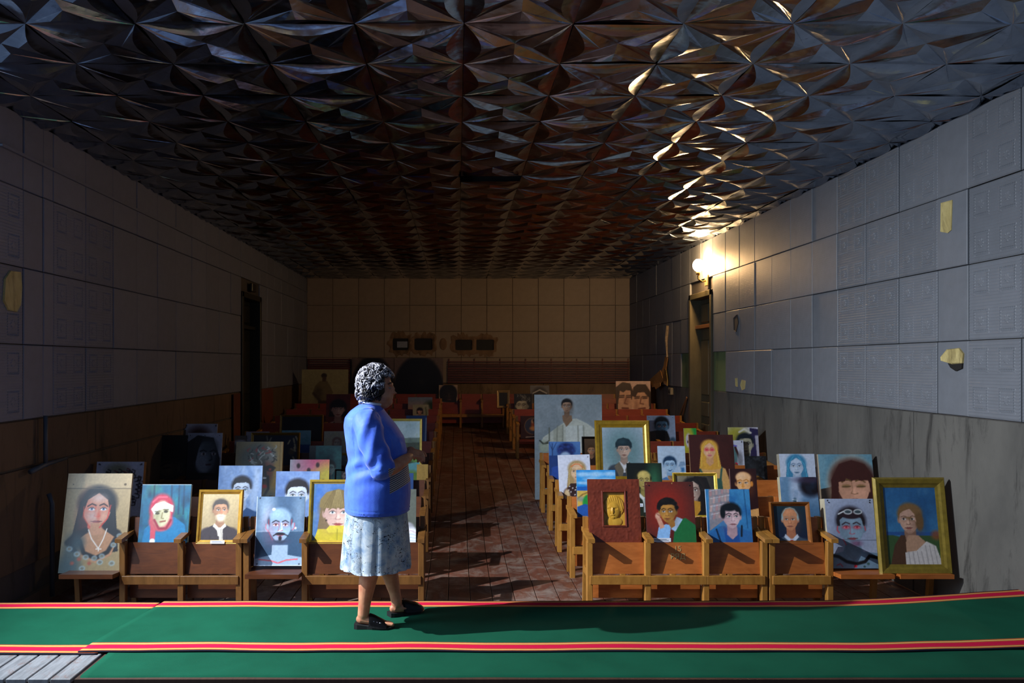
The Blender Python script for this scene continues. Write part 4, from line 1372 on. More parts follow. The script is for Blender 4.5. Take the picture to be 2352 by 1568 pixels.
def a_red_girl(A):
    A.fill('#5a1c18'); A.mottle('#42120f', 4, 0.6)
    U, V, E, P, Ln = face(A, 0.5, 0.46, 0.25, '#b59a94', '#120c0e', 'bob', '#a89090', 0.1, 0.4, dark='#5a3a3c', lips='#7a3a3c', brow='#100c0c')
    A.line([(0.35, 0.85), (0.33, 1)], 0.03, '#15100f'); A.line([(0.68, 0.85), (0.7, 1)], 0.03, '#15100f')

def a_standing_man(A):
    A.vgrad('#a39a6c', '#8f8458'); A.mottle('#b3aa7c', 4, 0.4)
    A.ell(0.48, 0.17, 0.06, 0.065, '#3a2c1c'); A.poly([(0.4, 0.3), (0.55, 0.3), (0.62, 0.45), (0.68, 0.6), (0.6, 0.7), (0.6, 1), (0.35, 1), (0.36, 0.75), (0.28, 0.72), (0.24, 0.6), (0.3, 0.42)], '#7a6a44')
    A.poly([(0.44, 0.2), (0.53, 0.2), (0.52, 0.32), (0.44, 0.32)], '#5a442c'); A.ell(0.36, 0.62, 0.08, 0.16, '#4f4430', 0.8, 0.5); A.poly([(0.36, 0.8), (0.6, 0.8), (0.6, 1), (0.35, 1)], '#4a3c28'); A.line([(0.26, 0.62), (0.4, 0.8)], 0.03, '#4a3c2c')

def a_big_dark(seed):
    def f(A):
        A.fill('#76625a'); A.ell(0.5, 0.55, 0.5, 0.58, '#0c0b0b', 1, 0.06); A.mottle('#161413', 5, 0.6, th=0.6)
        A.ell(0.5, 0.4, 0.2, 0.2, '#141212', 1, 0.6); A.ell(0.55 if seed else 0.3, 0.42, 0.05, 0.05, '#2a2523', 0.7, 0.6)
        if seed:
            for x, y in ((0.06, 0.75), (0.1, 0.8), (0.04, 0.85), (0.13, 0.7)):
                A.ell(x + 0.05, y, 0.05, 0.05, '#4a4744', 0.8, 0.5)
    return f

def a_landscape(A):
    A.vgrad('#9fb4bc', '#b9c4b8'); A.mottle('#7f98a0', 4, 0.6, 8); A.poly([(0, 0.3), (1, 0.28), (1, 1), (0, 1)], '#2a3428'); A.poly([(0, 0.3), (1, 0.28), (1, 0.36), (0, 0.38)], '#5a6a62')
    A.mottle('#1a2418', 9, 0.3, th=0.6)
    A.ell(0.9, 0.6, 0.14, 0.1, '#5a8a3c', 1, 0.3); A.ell(0.7, 0.58, 0.1, 0.05, '#4a6a2c', 1, 0.4); A.poly([(0.5, 0.75), (0.8, 0.7), (1, 0.68), (1, 0.85), (0.5, 0.9)], '#5a98a0'); A.ell(0.8, 0.95, 0.3, 0.12, '#5a7a2c', 1, 0.3); A.mottle('#86a03c', 12, 0.3, th=0.65)

def a_sunset(A):
    A.vgrad('#6f86a8', '#d08a5c', 1.3); A.ell(0.92, 0.75, 0.3, 0.5, '#1f3420', 1, 0.3); A.ell(0.75, 0.85, 0.14, 0.4, '#c9b4a0', 0.9, 0.4)

def a_small_girl(A):
    A.fill('#a8a48c'); A.mottle('#8a8a70', 5, 0.5); face(A, 0.45, 0.42, 0.14, '#d0a088', '#241818', 'bob', '#d8704c', 0, 0.2); A.line([(0.8, 0.2), (0.85, 0.6), (0.78, 0.95)], 0.05, '#5a6a4c', 0.8)

def a_blue(A):
    A.fill('#1f4f94'); A.mottle('#123a74', 4, 0.7); A.line([(0.95, 0.1), (0.92, 0.9)], 0.03, '#b8c8dc')

def a_child_dark(A):
    A.fill('#4f544c'); A.mottle('#3f443f', 6, 0.6); face(A, 0.45, 0.35, 0.17, '#b5a494', '#2a2420', 'short', '#8a8c94', 0, 0.3)
    A.ell(0.85, 0.87, 0.3, 0.16, '#d8dade', 1, 0.2)
    for i in range(4):
        A.line([(0.62, 0.8 + i * .05), (0.85, 0.76 + i * .06), (1, 0.8 + i * .05)], 0.01, random.Random(i).choice(['#9ab0c8', '#c8a0a8', '#a8b8a8']))

def a_black_face(A):
    A.fill('#b8a08a'); A.ell(0.5, 0.45, 0.46, 0.48, '#0e0b0a', 1, 0.08); A.poly([(0.05, 0.5), (0.95, 0.5), (0.92, 0.98), (0.08, 0.92)], '#0e0b0a'); A.ell(0.52, 0.6, 0.25, 0.3, '#2a1c16', 1, 0.5); A.ell(0.55, 0.8, 0.1, 0.03, '#6a4030', 0.9, 0.5); A.line([(0.55, 0.5), (0.55, 0.68)], 0.04, '#5a4030', 0.6); A.ell(0.4, 0.52, 0.07, 0.03, '#080606'); A.ell(0.66, 0.52, 0.07, 0.03, '#080606')

def a_bw_woman(A):
    A.fill('#141414'); U, V, E, P, Ln = face(A, 0.45, 0.6, 0.32, '#b0a890', '#1a1818', 'curly', None, -0.25, 0.5, dark='#4a463c', lips='#7a6a60', neck=True, iris='#201c18')
    r = random.Random(2)
    for _ in range(16):
        x, y = r.uniform(.15, .85), r.uniform(.02, .3)
        A.line([(x, y), (x + .06, y + .06), (x + .02, y + .12)], .018, '#77756f')

def a_hat(A):
    A.fill('#6f6a68'); A.ell(0.5, 0.5, 0.4, 0.4, '#2a2422', 1, .2); A.line([(0.15, 0.35), (0.5, 0.2), (0.85, 0.35)], .03, '#c8c4bc'); A.ell(.5, .65, .25, .25, '#a08a78', 1, .2)

def a_oval(A):
    A.fill('#3a1c14'); A.mottle('#2c130d', 5, .6); A.ell(.55, .45, .36, .36, '#b08850', 1, .03); A.ell(.55, .45, .34, .34, '#33384c', 1, .03); A.mottle('#2a2c40', 6, .0)
    A.ell(.6, .4, .12, .18, '#9a4a28', 1, .3); A.ell(.56, .24, .07, .09, '#c09068', 1, .3); A.ell(.6, .55, .18, .1, '#c98a4c', 1, .3); A.line([(.6, .2), (.7, .4), (.68, .6)], .05, '#1d1a20'); A.line([(.25, .92), (.95, .88)], .02, '#d8ccb4')

def a_white_shirt(A):
    A.vgrad('#7d8688', '#6c7880'); A.mottle('#8f979a', 4, .7); A.mottle('#69757c', 6, .4)
    A.poly([(.1, .46), (.13, .41), (.3, .33), (.5, .24), (.62, .23), (.78, .28), (.95, .36), (1, .5), (1, .8), (.88, .82), (.85, .6), (.82, .46), (.8, .8), (.78, 1.0), (.26, 1.0), (.24, .6), (.2, .5)], '#a9ada2')
    A.poly([(.28, .34), (.42, .28), (.45, 1), (.28, 1)], '#8d9080', .6); A.poly([(.46, .3), (.72, .3), (.72, 1), (.46, 1)], '#b9c0bc', .6)
    for x0, x1 in ((.34, .3), (.42, .4), (.64, .66), (.72, .75)):
        A.line([(x0, .3), (x1, .9)], .012, '#6c7064', .6)
    A.ell(.14, .5, .07, .06, '#8a9484', 1, .3); A.line([(.08, .44), (.13, .47), (.22, .46)], .012, '#2c3028'); A.line([(.22, .32), (.22, .44), (.14, .47)], .01, '#55594c')
    A.poly([(.41, .2), (.55, .2), (.56, .25), (.47, .31), (.42, .25)], '#7a5f48')
    face(A, .48, .115, .07, '#8f7058', '#17130f', 'short', None, -.05, .5, dark='#3f3024', lips='#5a3a30', neck=True, iris='#201810')
    A.im = np.clip(A.im * 1.3, 0, 1)

def a_two_faces(A):
    A.fill('#c9a898'); A.ell(.26, .5, .26, .48, '#c89a7c', 1, .06); A.ell(.7, .62, .26, .38, '#cfa080', 1, .06)
    A.poly([(0, .6), (0, .2), (.2, .04), (.42, .08), (.5, .35), (.44, .6), (.42, .3), (.3, .28), (.22, .35), (.12, .3), (.06, .7), (.06, .95), (0, .95)], '#2e1814'); A.poly([(.46, .45), (.5, .2), (.62, .1), (.85, .1), (1, .35), (1, .9), (.93, .75), (.93, .5), (.8, .34), (.62, .36), (.55, .5)], '#2e1814')
    A.poly([(0, .95), (.1, .85), (.4, 1), (0, 1)], '#2e1814'); A.poly([(.85, 1), (.95, .8), (1, .8), (1, 1)], '#2e1814')
    for (x, y) in ((.17, .5), (.37, .5), (.6, .53), (.82, .53)):
        A.line([(x - .07, y - .05), (x + .07, y - .06)], .018, '#3a1f18'); A.line([(x - .06, y), (x + .06, y - .01)], .02, '#3a1f18')
    A.line([(.3, .5), (.24, .68), (.32, .7)], .02, '#7a4a38'); A.line([(.72, .5), (.68, .68), (.78, .7)], .02, '#7a4a38'); A.line([(.18, .82), (.34, .83)], .03, '#6a342a'); A.line([(.64, .84), (.82, .82)], .025, '#6a342a'); A.ell(.3, .6, .08, .1, '#8a5644', .5, .6); A.ell(.58, .75, .06, .15, '#8f5c48', .5, .6)

def a_blue_curls(A):
    A.vgrad('#4f78b4', '#26508c'); A.mottle('#3a64a0', 5, .5); A.line([(.12, .5), (.12, .05)], .015, '#1f3460'); A.line([(.12, .2), (.02, .02)], .01, '#1f3460'); A.line([(.12, .22), (.25, .03)], .01, '#1f3460')
    A.poly([(0, .33), (1, .33), (1, 1), (0, 1)], '#1f3c78'); A.ell(.55, .2, .27, .17, '#1a2860', 1, .2); r = random.Random(4)
    for _ in range(30):
        A.ell(r.uniform(.3, .8), r.uniform(.08, .25), .05, .03, r.choice(['#1a2860', '#263a7c', '#141f50']))
    A.ell(.52, .42, .2, .18, '#8fa8c8', 1, .15); A.poly([(.05, 1), (.1, .6), (.4, .55), (.75, .55), (1, .7), (1, 1)], '#264a9c')

def a_headband(A):
    A.fill('#cdd2e2'); U, V, E, P, Ln = face(A, .58, .37, .20, '#cfae8c', '#a58a5c', 'long', '#3a2020', -.15, .2, dark='#a07a58', lips='#a85a4c', iris='#30241c', bodyw=2.2)
    E(0, -1.0, .75, .3, '#cfae8c'); Ln([(-.9, -.75), (-.3, -1.15), (.35, -1.12), (.9, -.6)], .13, '#d0703a')
    A.poly([(.28, 1), (.26, .72), (.36, .62), (.6, .62), (.62, 1)], '#34201f')
    for p in ((.33, .68), (.42, .72), (.5, .76), (.36, .8), (.48, .86), (.42, .92), (.54, .7), (.3, .76)):
        A.ell(p[0], p[1], .018, .014, '#e8e6ea')
    A.ell(.24, .88, .09, .14, '#cfb58c', 1, .2); A.ell(.93, .06, .015, .012, '#2a2a30')

def a_bearded(A):                              # small dark picture of a man
    A.vgrad('#5a4430', '#33241a'); face(A, .55, .42, .26, '#a87a58', '#4a3420', 'short', '#2c1c16', 0, .5)

def a_sky(A):
    A.fill('#2f8fd4'); A.mottle('#1a6fc0', 3, .6, 8)
    for p in ((.18, .1, .2, .05), (.5, .1, .16, .06), (.85, .09, .18, .05), (.35, .2, .16, .04), (.75, .22, .22, .05), (.2, .28, .2, .03), (.6, .32, .3, .03)):
        A.ell(p[0], p[1], p[2], p[3], '#a9cbe8', .8, .5)
    A.poly([(0, .36), (1, .35), (1, .44), (0, .44)], '#1a5cb0'); A.poly([(0, .44), (1, .44), (1, 1), (0, 1)], '#c9a850'); A.mottle('#a08a48', 6, .0)
    A.line([(0, .62), (.15, .52), (.35, .46)], .02, '#8a6a30'); A.ell(.12, .62, .12, .05, '#7a8a8c', .8, .5); A.ell(.3, .72, .16, .2, '#1f8a3c', 1, .1); A.poly([(0, .78), (.2, .72), (.5, .8), (1, .75), (1, 1), (0, 1)], '#2352a0'); A.mottle('#1a3c84', 5, .25, th=.6)

def a_hat_man(A):                              # generic hatted sitter in an oval vignette
    A.fill('#a9b9c9'); A.ell(.5, .5, .5, .52, '#6f9096', 1, .4)
    U, V, E, P, Ln = face(A, .52, .46, .15, '#bfa392', '#20282c', 'short', '#3a4450', .1, .3, collar='#cfd3d8', lips='#8a5a50', bodyw=2.6, brow='#4a4038')
    P([(-1.35, -.35), (-1.3, -1.1), (-.9, -1.7), (0, -1.95), (.9, -1.7), (1.3, -1.1), (1.35, -.35), (.6, -.62), (-.6, -.62)], '#1c3038'); E(-.3, -1.3, .6, .35, '#2c464e', .7, .6)
    P([(-1.6, 2.6), (-.75, 1.9), (-.1, 3.2), (-.5, 5)], '#6a6252'); P([(1.6, 2.6), (.75, 1.9), (.1, 3.2), (.5, 5)], '#5c5548')

def a_blue_face(A):
    A.fill('#a9bcd8'); U, V, E, P, Ln = face(A, .52, .38, .22, '#5f86a0', '#0d1016', 'short', None, .05, .35, dark='#1c2c3c', lips='#2a2024', iris='#a03a30', brow='#0a0c10', neck=False)
    A.poly([(.05, 1), (.05, .55), (.35, .5), (.7, .52), (.78, .75), (.82, 1)], '#1a1412'); A.ell(.55, .66, .18, .16, '#0d0a0a'); A.poly([(.05, .55), (.3, .55), (.32, 1), (.05, 1)], '#3a2c26'); A.ell(.88, .85, .12, .12, '#3a5a74', .9, .3)

def a_smiling(A):
    A.fill('#b9cfe6'); U, V, E, P, Ln = face(A, .42, .52, .21, '#a8c8e4', '#1f3c5c', 'bun', '#4a7cb4', 0, .2, dark='#5a86b4', lips='#4a70a0', iris='#2a5888', brow='#2a4a70', smile=1.0, line='#22446c', nosec='#5a86b4')
    A.poly([(.78, .55), (.8, .72), (.97, .72), (.95, .55)], '#86aed0'); A.poly([(.72, .55), (.8, .42), (.95, .42), (1, .52)], '#7f9fc0'); A.poly([(.82, .58), (.93, .58), (.93, .68), (.83, .68)], '#3f78b0'); A.mottle('#5a86b4', 8, .2, th=.65)

def a_green_bald(A):
    A.fill('#0f1410'); A.ell(.78, .3, .18, .25, '#2f6a48', .8, .8)
    U, V, E, P, Ln = face(A, .48, .33, .19, '#b3a05a', '#1a1810', 'bald', '#20261c', .05, .45, dark='#4a421c', lips='#6a4a2c', iris='#1a160c', brow='#2a2410', collar='#c8ccc8', tie='#9aa0a4')
    E(-.42, .02, .34, .3, '#8f8040', .5, .3); E(.42, .02, .34, .3, '#8f8040', .5, .3)

def a_red_glow(A):
    A.fill('#3c2522'); A.ell(.42, .45, .45, .45, '#a02414', .9, .75)
    A.poly([(.45, 1), (.55, .8), (.68, .63), (.8, .6), (1, .72), (1, 1)], '#1d6a38'); A.poly([(.18, 1), (.25, .75), (.4, .7), (.5, .72), (.44, 1)], '#8ab8e8'); A.poly([(.5, .78), (.62, .58), (.74, .62), (.58, .82)], '#a8c8ec'); A.poly([(.46, 1), (.5, .78), (.56, .82), (.52, 1)], '#5a1c18')
    U, V, E, P, Ln = face(A, .45, .50, .165, '#b5803a', '#14100e', 'curly', None, -.25, .4, dark='#5a3a1a', lips='#8a4a2c', neck=False, brow='#1a120c')
    P([(-.1, 1.3), (.75, .9), (.8, 1.7), (.3, 2.0)], '#9a682e')
    A.ell(.24, .57, .05, .055, '#d8a890', 1, .2); A.poly([(.2, .58), (.3, .6), (.37, .75), (.28, .78)], '#cf9880')
    for i in range(4):
        A.line([(.21 + .015 * i, .525 + .012 * i), (.26 + .012 * i, .545 + .012 * i)], .008, '#a06a54')
    for p in ((.04, .045), (.56, .03)):
        A.ell(p[0], p[1], .01, .008, '#c8b060')

def a_dark_woman(A):
    A.hgrad('#8a8068', '#33302c'); A.poly([(.3, 0), (.34, 0), (.34, 1), (.3, 1)], '#55503f'); A.poly([(.32, .2), (.5, .02), (.8, .05), (.95, .5), (1, 1), (.35, 1)], '#1c1a1a')
    U, V, E, P, Ln = face(A, .44, .38, .20, '#b9a294', '#1c1a1a', 'long', None, -.3, .45, dark='#4a3630', lips='#8a4a44', iris='#201814', long=1.4)
    A.poly([(.3, .72), (.4, .62), (.62, .66), (.66, .8), (.5, 1), (.28, 1)], '#b8842c'); A.mottle('#1c1a1a', 7, .15, th=.65); A.poly([(.62, .4), (.78, .4), (.9, 1), (.6, 1)], '#171515')

def a_blonde(A):
    A.fill('#3f1c18'); A.mottle('#2c120f', 4, .5)
    A.poly([(.12, 1), (.14, .7), (.24, .52), (.4, .46), (.62, .46), (.78, .52), (.86, .7), (.88, 1)], '#cfa060'); A.poly([(.3, .62), (.36, .66), (.64, .66), (.68, .6), (.72, 1), (.3, 1)], '#33584e'); A.line([(.22, .53), (.34, .68)], .025, '#33584e'); A.line([(.7, .5), (.66, .68)], .025, '#33584e')
    U, V, E, P, Ln = face(A, .45, .24, .14, '#d9aa84', '#cf9a3c', 'long', None, 0, .25, dark='#b07a48', lips='#b0505a', iris='#4a3a34', brow='#c83c4c', ears=False)
    E(-.42, -.05, .34, .18, '#d8344c', .85, .5); E(.42, -.05, .34, .18, '#d8344c', .85, .5); E(0, .75, .3, .15, '#c8607a', .5, .6)
    A.poly([(.72, .98), (.88, .8), (.93, .85), (.85, 1)], '#cfa868')

def a_green_small(A):
    A.fill('#2fae4c'); A.ell(.3, .5, .5, .6, '#c9c43c', 1, .2); A.ell(.35, .45, .22, .25, '#e4dce6', 1, .2); A.poly([(0, .8), (1, .8), (1, 1), (0, 1)], '#c8b430'); A.ell(.3, .5, .05, .05, '#3a2c34')

def a_violet(A):
    A.fill('#c9c8d6'); A.ell(.25, .4, .4, .5, '#a8a23c', 1, .4); A.poly([(.72, .02), (1, .05), (1, 1), (.6, 1), (.72, .6)], '#2f2850'); A.mottle('#4a4470', 6, .0)
    face(A, .55, .42, .24, '#a9a48c', '#18202a', 'short', None, .1, .55, dark='#33353a', lips='#6a5a58', iris='#18202a'); A.line([(.38, .12), (.55, .05), (.75, .14)], .035, '#d8d6c8'); A.poly([(.88, .2), (1, .2), (1, .7), (.92, .7)], '#d4d2de', .8)

def a_white_card(A):
    A.fill('#ccd0e2'); A.ell(.2, .55, .25, .35, '#5a7c80', 1, .3); A.line([(.3, .25), (.5, .5), (.55, .6)], .1, '#3a1c1c'); A.ell(.65, .65, .2, .25, '#8a8c96', 1, .4); A.poly([(.1, 1), (.25, .75), (.45, .8), (.35, 1)], '#c8283c'); A.line([(.05, .18), (.4, .2)], .06, '#6a5ac0'); A.ell(.85, .06, .05, .03, '#3a3a40')

def a_black_abs(A):
    A.fill('#16181c'); A.mottle('#3a4048', 6, .8, 8); A.mottle('#5a646c', 12, .4, th=.6); A.ell(.35, .4, .2, .15, '#33383e', .7, .7); A.ell(.6, .9, .4, .12, '#4a5868', .7, .7)

def a_peach_bald(A):
    A.fill('#2c1213'); U, V, E, P, Ln = face(A, .5, .30, .28, '#e8b078', '#2c1213', 'bald', None, -.3, .25, dark='#c07028', lips='#a85a3c', iris='#4a4438', brow='#b8701c', neck=True, long=1.3)
    E(0, -.80, .98, .62, '#e9b480'); E(-.3, -.9, .5, .4, '#f0c8a0', .7, .8); E(-.15, .35, .12, .3, '#c8802c', .8, .5); E(1.05, .1, .18, .35, '#d88838')
    Ln([(-.85, -.3), (-.45, -.45), (-.2, -.3)], .09, '#b8701c'); Ln([(-.05, -.3), (.4, -.5), (.7, -.25)], .09, '#b8701c'); A.poly([(.55, .85), (1, .8), (1, 1), (.6, 1)], '#d8a060')

def a_books_man(A):
    A.vgrad('#3f8ac0', '#2f78b4'); A.mottle('#1f5c9c', 5, .6); A.poly([(.08, 0), (.55, 0), (.48, .5), (.05, .75)], '#8f8a90')
    for i in range(7):
        x = .1 + i * .065
        for j in range(4):
            y = .01 + j * .14 - i * .01
            A.poly([(x, y), (x + .05, y), (x + .045 - .01 * j, y + .12), (x - .008 - .01 * j, y + .12)], ['#b08a8c', '#a89a98', '#c0a09c', '#9a98a0'][(i + j) % 4]); A.line([(x, y + .03), (x + .05, y + .02)], .006, '#d8dce4')
    A.line([(.87, 0), (.9, .7)], .008, '#18406c')
    A.poly([(0, 1), (.02, .8), (.3, .66), (.7, .68), (1, .78), (1, 1)], '#2a68a8'); A.mottle('#1a4a84', 8, .2, th=.6); A.poly([(.36, .68), (.68, .74), (.72, 1), (.4, 1)], '#1f4f98'); A.line([(.2, .72), (.3, 1)], .02, '#0f2038'); A.line([(.77, .66), (.75, .84)], .022, '#0f1824')
    U, V, E, P, Ln = face(A, .55, .5, .195, '#d3b4b8', '#0f1418', 'short', None, .4, .3, dark='#8a6878', lips='#a06068', iris='#3a5a78', brow='#12161c', neck=True, long=1.3)
    E(-.2, -1.05, .9, .42, '#10161c', 1, .2); E(-.95, -.45, .3, .65, '#10161c', 1, .2); E(.75, -.85, .3, .3, '#10161c', 1, .2)

def a_tie_man(A):
    A.vgrad('#18303a', '#141d38'); U, V, E, P, Ln = face(A, .5, .40, .235, '#c98a62', '#9ab0b4', 'bald', '#3c4a5c', -.2, .3, dark='#8a4a34', lips='#a05a4c', iris='#3a3a34', brow='#9a8a78', collar='#c3d0e2', tie='#a01c2c', bodyw=2.5, long=1.4)
    Ln([(-1.0, .0), (-1.0, -.7), (-.5, -1.4), (.1, -1.52), (.6, -1.35), (1.0, -.7), (1.02, 0)], .09, '#9fc0c4', .8)

def a_blue_line_girl(A):
    A.fill('#c3cfe4'); U, V, E, P, Ln = face(A, .47, .27, .20, '#b8c8de', '#3f86b0', 'long', None, 0, .12, dark='#7a98b8', lips='#5a7898', iris='#4a6a90', brow='#4a6a90', line='#3f6084', ears=False); A.poly([(.0, .56), (1, .56), (1, 1), (0, 1)], '#c3cfe4')

def a_pale_lump(A):
    A.vgrad('#9fb8d8', '#3f6a90'); A.ell(.2, .3, .2, .4, '#5f86a8', .9, .4); A.ell(.4, .4, .14, .5, '#b4c4de', .9, .5); A.ell(.82, .22, .3, .26, '#141018', 1, .25); A.ell(.75, .08, .35, .08, '#3a3048', .8, .5); A.ell(.37, .6, .05, .09, '#2a4a58', 1, .4); A.line([(.3, .55), (.42, .56), (.42, .7)], .01, '#e4ecf4'); A.mottle('#2f5a84', 5, .25, th=.55)

def a_fringe_kid(A):
    A.fill('#6f9aac'); A.mottle('#57869c', 4, .7); A.poly([(0, .55), (.3, .5), (.35, 1), (0, 1)], '#2a2320')
    A.ell(.6, .5, .42, .46, '#b89a80', .9, .2)
    U, V, E, P, Ln = face(A, .62, .50, .29, '#cf9a80', '#3c1c1a', 'bob', None, .05, .2, dark='#8a6448', lips='#a0604c', eyes=False, brow='#6a5030', neck=False, long=1.4)
    P([(-1.45, 1.9), (-1.35, -.4), (-.8, -1.35), (0, -1.6), (.8, -1.35), (1.35, -.4), (1.45, 1.9), (1.02, 1.2), (.98, -.35), (.75, -.42), (.5, -.3), (.2, -.45), (-.1, -.3), (-.35, -.75), (-.5, -.3), (-.9, -.25), (-1.0, 1.2)], '#3f1d1b')
    for sgn in (-1, 1):
        E(sgn * .45, .0, .26, .1, '#8a6a44', 1, .4); Ln([(sgn * .45 - .25, .05), (sgn * .45 + .25, .02)], .05, '#4a3a24')
    A.line([(0, 0), (.0, 1)], .03, '#c8b090')

def a_sunglasses(A):
    A.fill('#a9b4cc'); A.ell(.5, .4, .42, .36, '#8a96b4', .8, .5); A.poly([(0, 1), (0, .8), (.3, .76), (.35, .65), (.65, .65), (.7, .76), (1, .78), (1, 1)], '#6f8ca4')
    U, V, E, P, Ln = face(A, .5, .42, .26, '#7f98ac', '#221a20', 'short', None, .1, .25, dark='#4a5c70', lips='#9a4a58', iris='#a02030', brow='#2a1a20', neck=True, nosec='#b8465a')
    E(-.4, -.02, .3, .14, '#c8344c', .6, .5); E(.45, -.02, .3, .14, '#c8344c', .6, .5); Ln([(-1.05, -.1), (-1.1, .2), (-.95, .4)], .07, '#c83c4c'); Ln([(1.05, -.1), (1.1, .2)], .07, '#c04450'); Ln([(-.7, .9), (-.5, 1.3)], .08, '#c8384c', .8); E(.3, 1.2, .4, .2, '#7a4468', .7, .6)
    E(.1, -.95, .75, .28, '#2a1a22')
    for u in (-.15, .62):
        E(u, -1.22, .34, .2, '#dfe6ea'); E(u, -1.22, .26, .13, '#3c4c54')
    Ln([(-.9, -1.05), (-.5, -1.25)], .09, '#dfe6ea'); Ln([(-.95, -.9), (-.9, -.2)], .12, '#1c1a20')
    A.line([(0, .8), (.2, .83), (.35, .9), (.55, .93), (.72, .9), (.82, .82), (1, .85)], .035, '#0f0e12')
    A.line([(0, .585), (1, .6)], .004, '#3c4454'); A.ell(.52, .965, .035, .02, '#c8283a'); A.ell(.78, .93, .03, .018, '#3f5f5c'); A.ell(.7, .97, .025, .015, '#2c4c50'); A.line([(.15, .95), (.22, .93), (.26, .97)], .012, '#a03c4c')
    for p in ((.07, .03), (.93, .03)):
        A.ell(p[0], p[1], .016, .012, '#1c1e26')

def a_blouse_woman(A):
    A.vgrad('#255a8c', '#3f80ac'); A.mottle('#1a4878', 4, .6, 5); A.mottle('#6a98b4', 7, .3, th=.6); A.poly([(0, .6), (.25, .64), (.4, .62), (1, .6), (1, 1), (0, 1)], '#34502c'); A.poly([(.0, .58), (1, .58), (1, .63), (0, .62)], '#24508c'); A.ell(.95, .62, .1, .06, '#8a4a2c', .8, .4)
    U, V, E, P, Ln = face(A, .46, .42, .19, '#bf9884', '#7a5c3a', 'short', None, -.25, .45, dark='#5a3c2c', lips='#8a4644', iris='#302820', neck=True, long=1.4)
    E(.35, -.7, .95, .75, '#7a5c3a', 1, .2); E(1.0, .2, .4, .9, '#6a4e30', 1, .2); P([(-.85, -.1), (-.6, -.8), (.1, -1.05), (.55, -.5), (.7, .3), (.3, -.2), (-.4, -.3)], '#bf9884'); E(-.42 + -.09, -.04, .2, .1, '#d8ccc4'); E(.33, -.04, .2, .1, '#cfc0b8'); E(-.55, -.05, .1, .1, '#2a2420'); E(.28, -.05, .1, .1, '#2a2420'); Ln([(-.8, -.25), (-.5, -.35), (-.25, -.25)], .05, '#4a3424'); Ln([(.1, -.25), (.35, -.36), (.6, -.25)], .05, '#4a3424')
    A.poly([(.05, 1), (.15, .75), (.28, .62), (.36, .62), (.4, .8), (.34, 1)], '#4a3020'); A.poly([(.36, .85), (.36, .72), (.42, .62), (.6, .62), (.75, .72), (.6, .85)], '#b08a70')
    A.poly([(.34, .84), (.55, .82), (.75, .7), (.92, .76), (1, .95), (1, 1), (.34, 1)], '#c9c4c2')
    for i in range(7):
        A.line([(.4 + i * .08, .85 - (.1 if i > 3 else .02)), (.42 + i * .085, 1)], .01, '#8f8a8c', .7)

def a_blank_blue(A):
    A.fill('#1c3f74'); A.ell(.5, .4, .1, .1, '#c8d8ec', .9, .6)
def a_tan(A):
    A.fill('#a8853c'); A.mottle('#8f6f30', 5, .5)

# -- boards, frames and placing
M_edge = {}
def edge_mat(hexc):
    if hexc not in M_edge:
        M_edge[hexc] = simple('board_edge_' + hexc.strip('#'), hexc, 0.7, 0, 0.15, 12)
    return M_edge[hexc]
def paint_mat(name, rough):
    t = NT(name, rough)
    at = t.n('ShaderNodeVertexColor', layer_name='paint')
    t.color(at.outputs[0])
    t.bump(t.noise(t.obj(), 90.0, 3), 0.12, 0.002)
    return t.m
M_paint = paint_mat('oil_paint', 0.42)
M_gold = {}
def frame_mat(hexc):
    if hexc not in M_gold:
        t = NT('gilt_frame_' + hexc.strip('#'), 0.34, 0.35)
        c = lc(hexc)
        n = t.noise(t.obj(), 22.0, 5)
        t.color(t.ramp(n, [(0.3, tuple(v * 0.65 for v in c[:3])), (0.7, c)]))
        t.bump(n, 0.1, 0.003)
        M_gold[hexc] = t.m
    return M_gold[hexc]
M_cardw = simple('white_label_card', '#dfe4ee', 0.7, 0, 0.04)
M_ink = simple('label_ink', '#5a6a84', 0.8)
M_pin = simple('pin_metal', '#2a2a2c', 0.4, 0.6)

def frame_mesh(w, h, fw, mat, parent, depth=0.03, steps=((0, 0.35), (0.18, 1.0), (0.55, 0.8), (0.75, 0.45), (1.0, 0.25))):
    """moulded mitred frame round an opening w x h standing on z=0; profile from outside (0) to inside (1)"""
    bm = bmesh.new()
    loops = []
    prof = [(0.0, 0.0)] + list(steps) + [(1.0, 0.0)]
    for (q, hgt) in prof:
        i = q * fw
        y = 0.012 - hgt * depth
        loops.append([bm.verts.new(p) for p in ((-w / 2 + i, y, i), (w / 2 - i, y, i), (w / 2 - i, y, h - i), (-w / 2 + i, y, h - i))])
    for A_, B_ in zip(loops[:-1], loops[1:]):
        for k in range(4):
            bm.faces.new((A_[k], A_[(k + 1) % 4], B_[(k + 1) % 4], B_[k]))
    for k in range(4):
        bm.faces.new((loops[-1][k], loops[-1][(k + 1) % 4], loops[0][(k + 1) % 4], loops[0][k]))
    bmesh.ops.recalc_face_normals(bm, faces=bm.faces[:])
    return bm_obj('frame', bm, mat, parent)

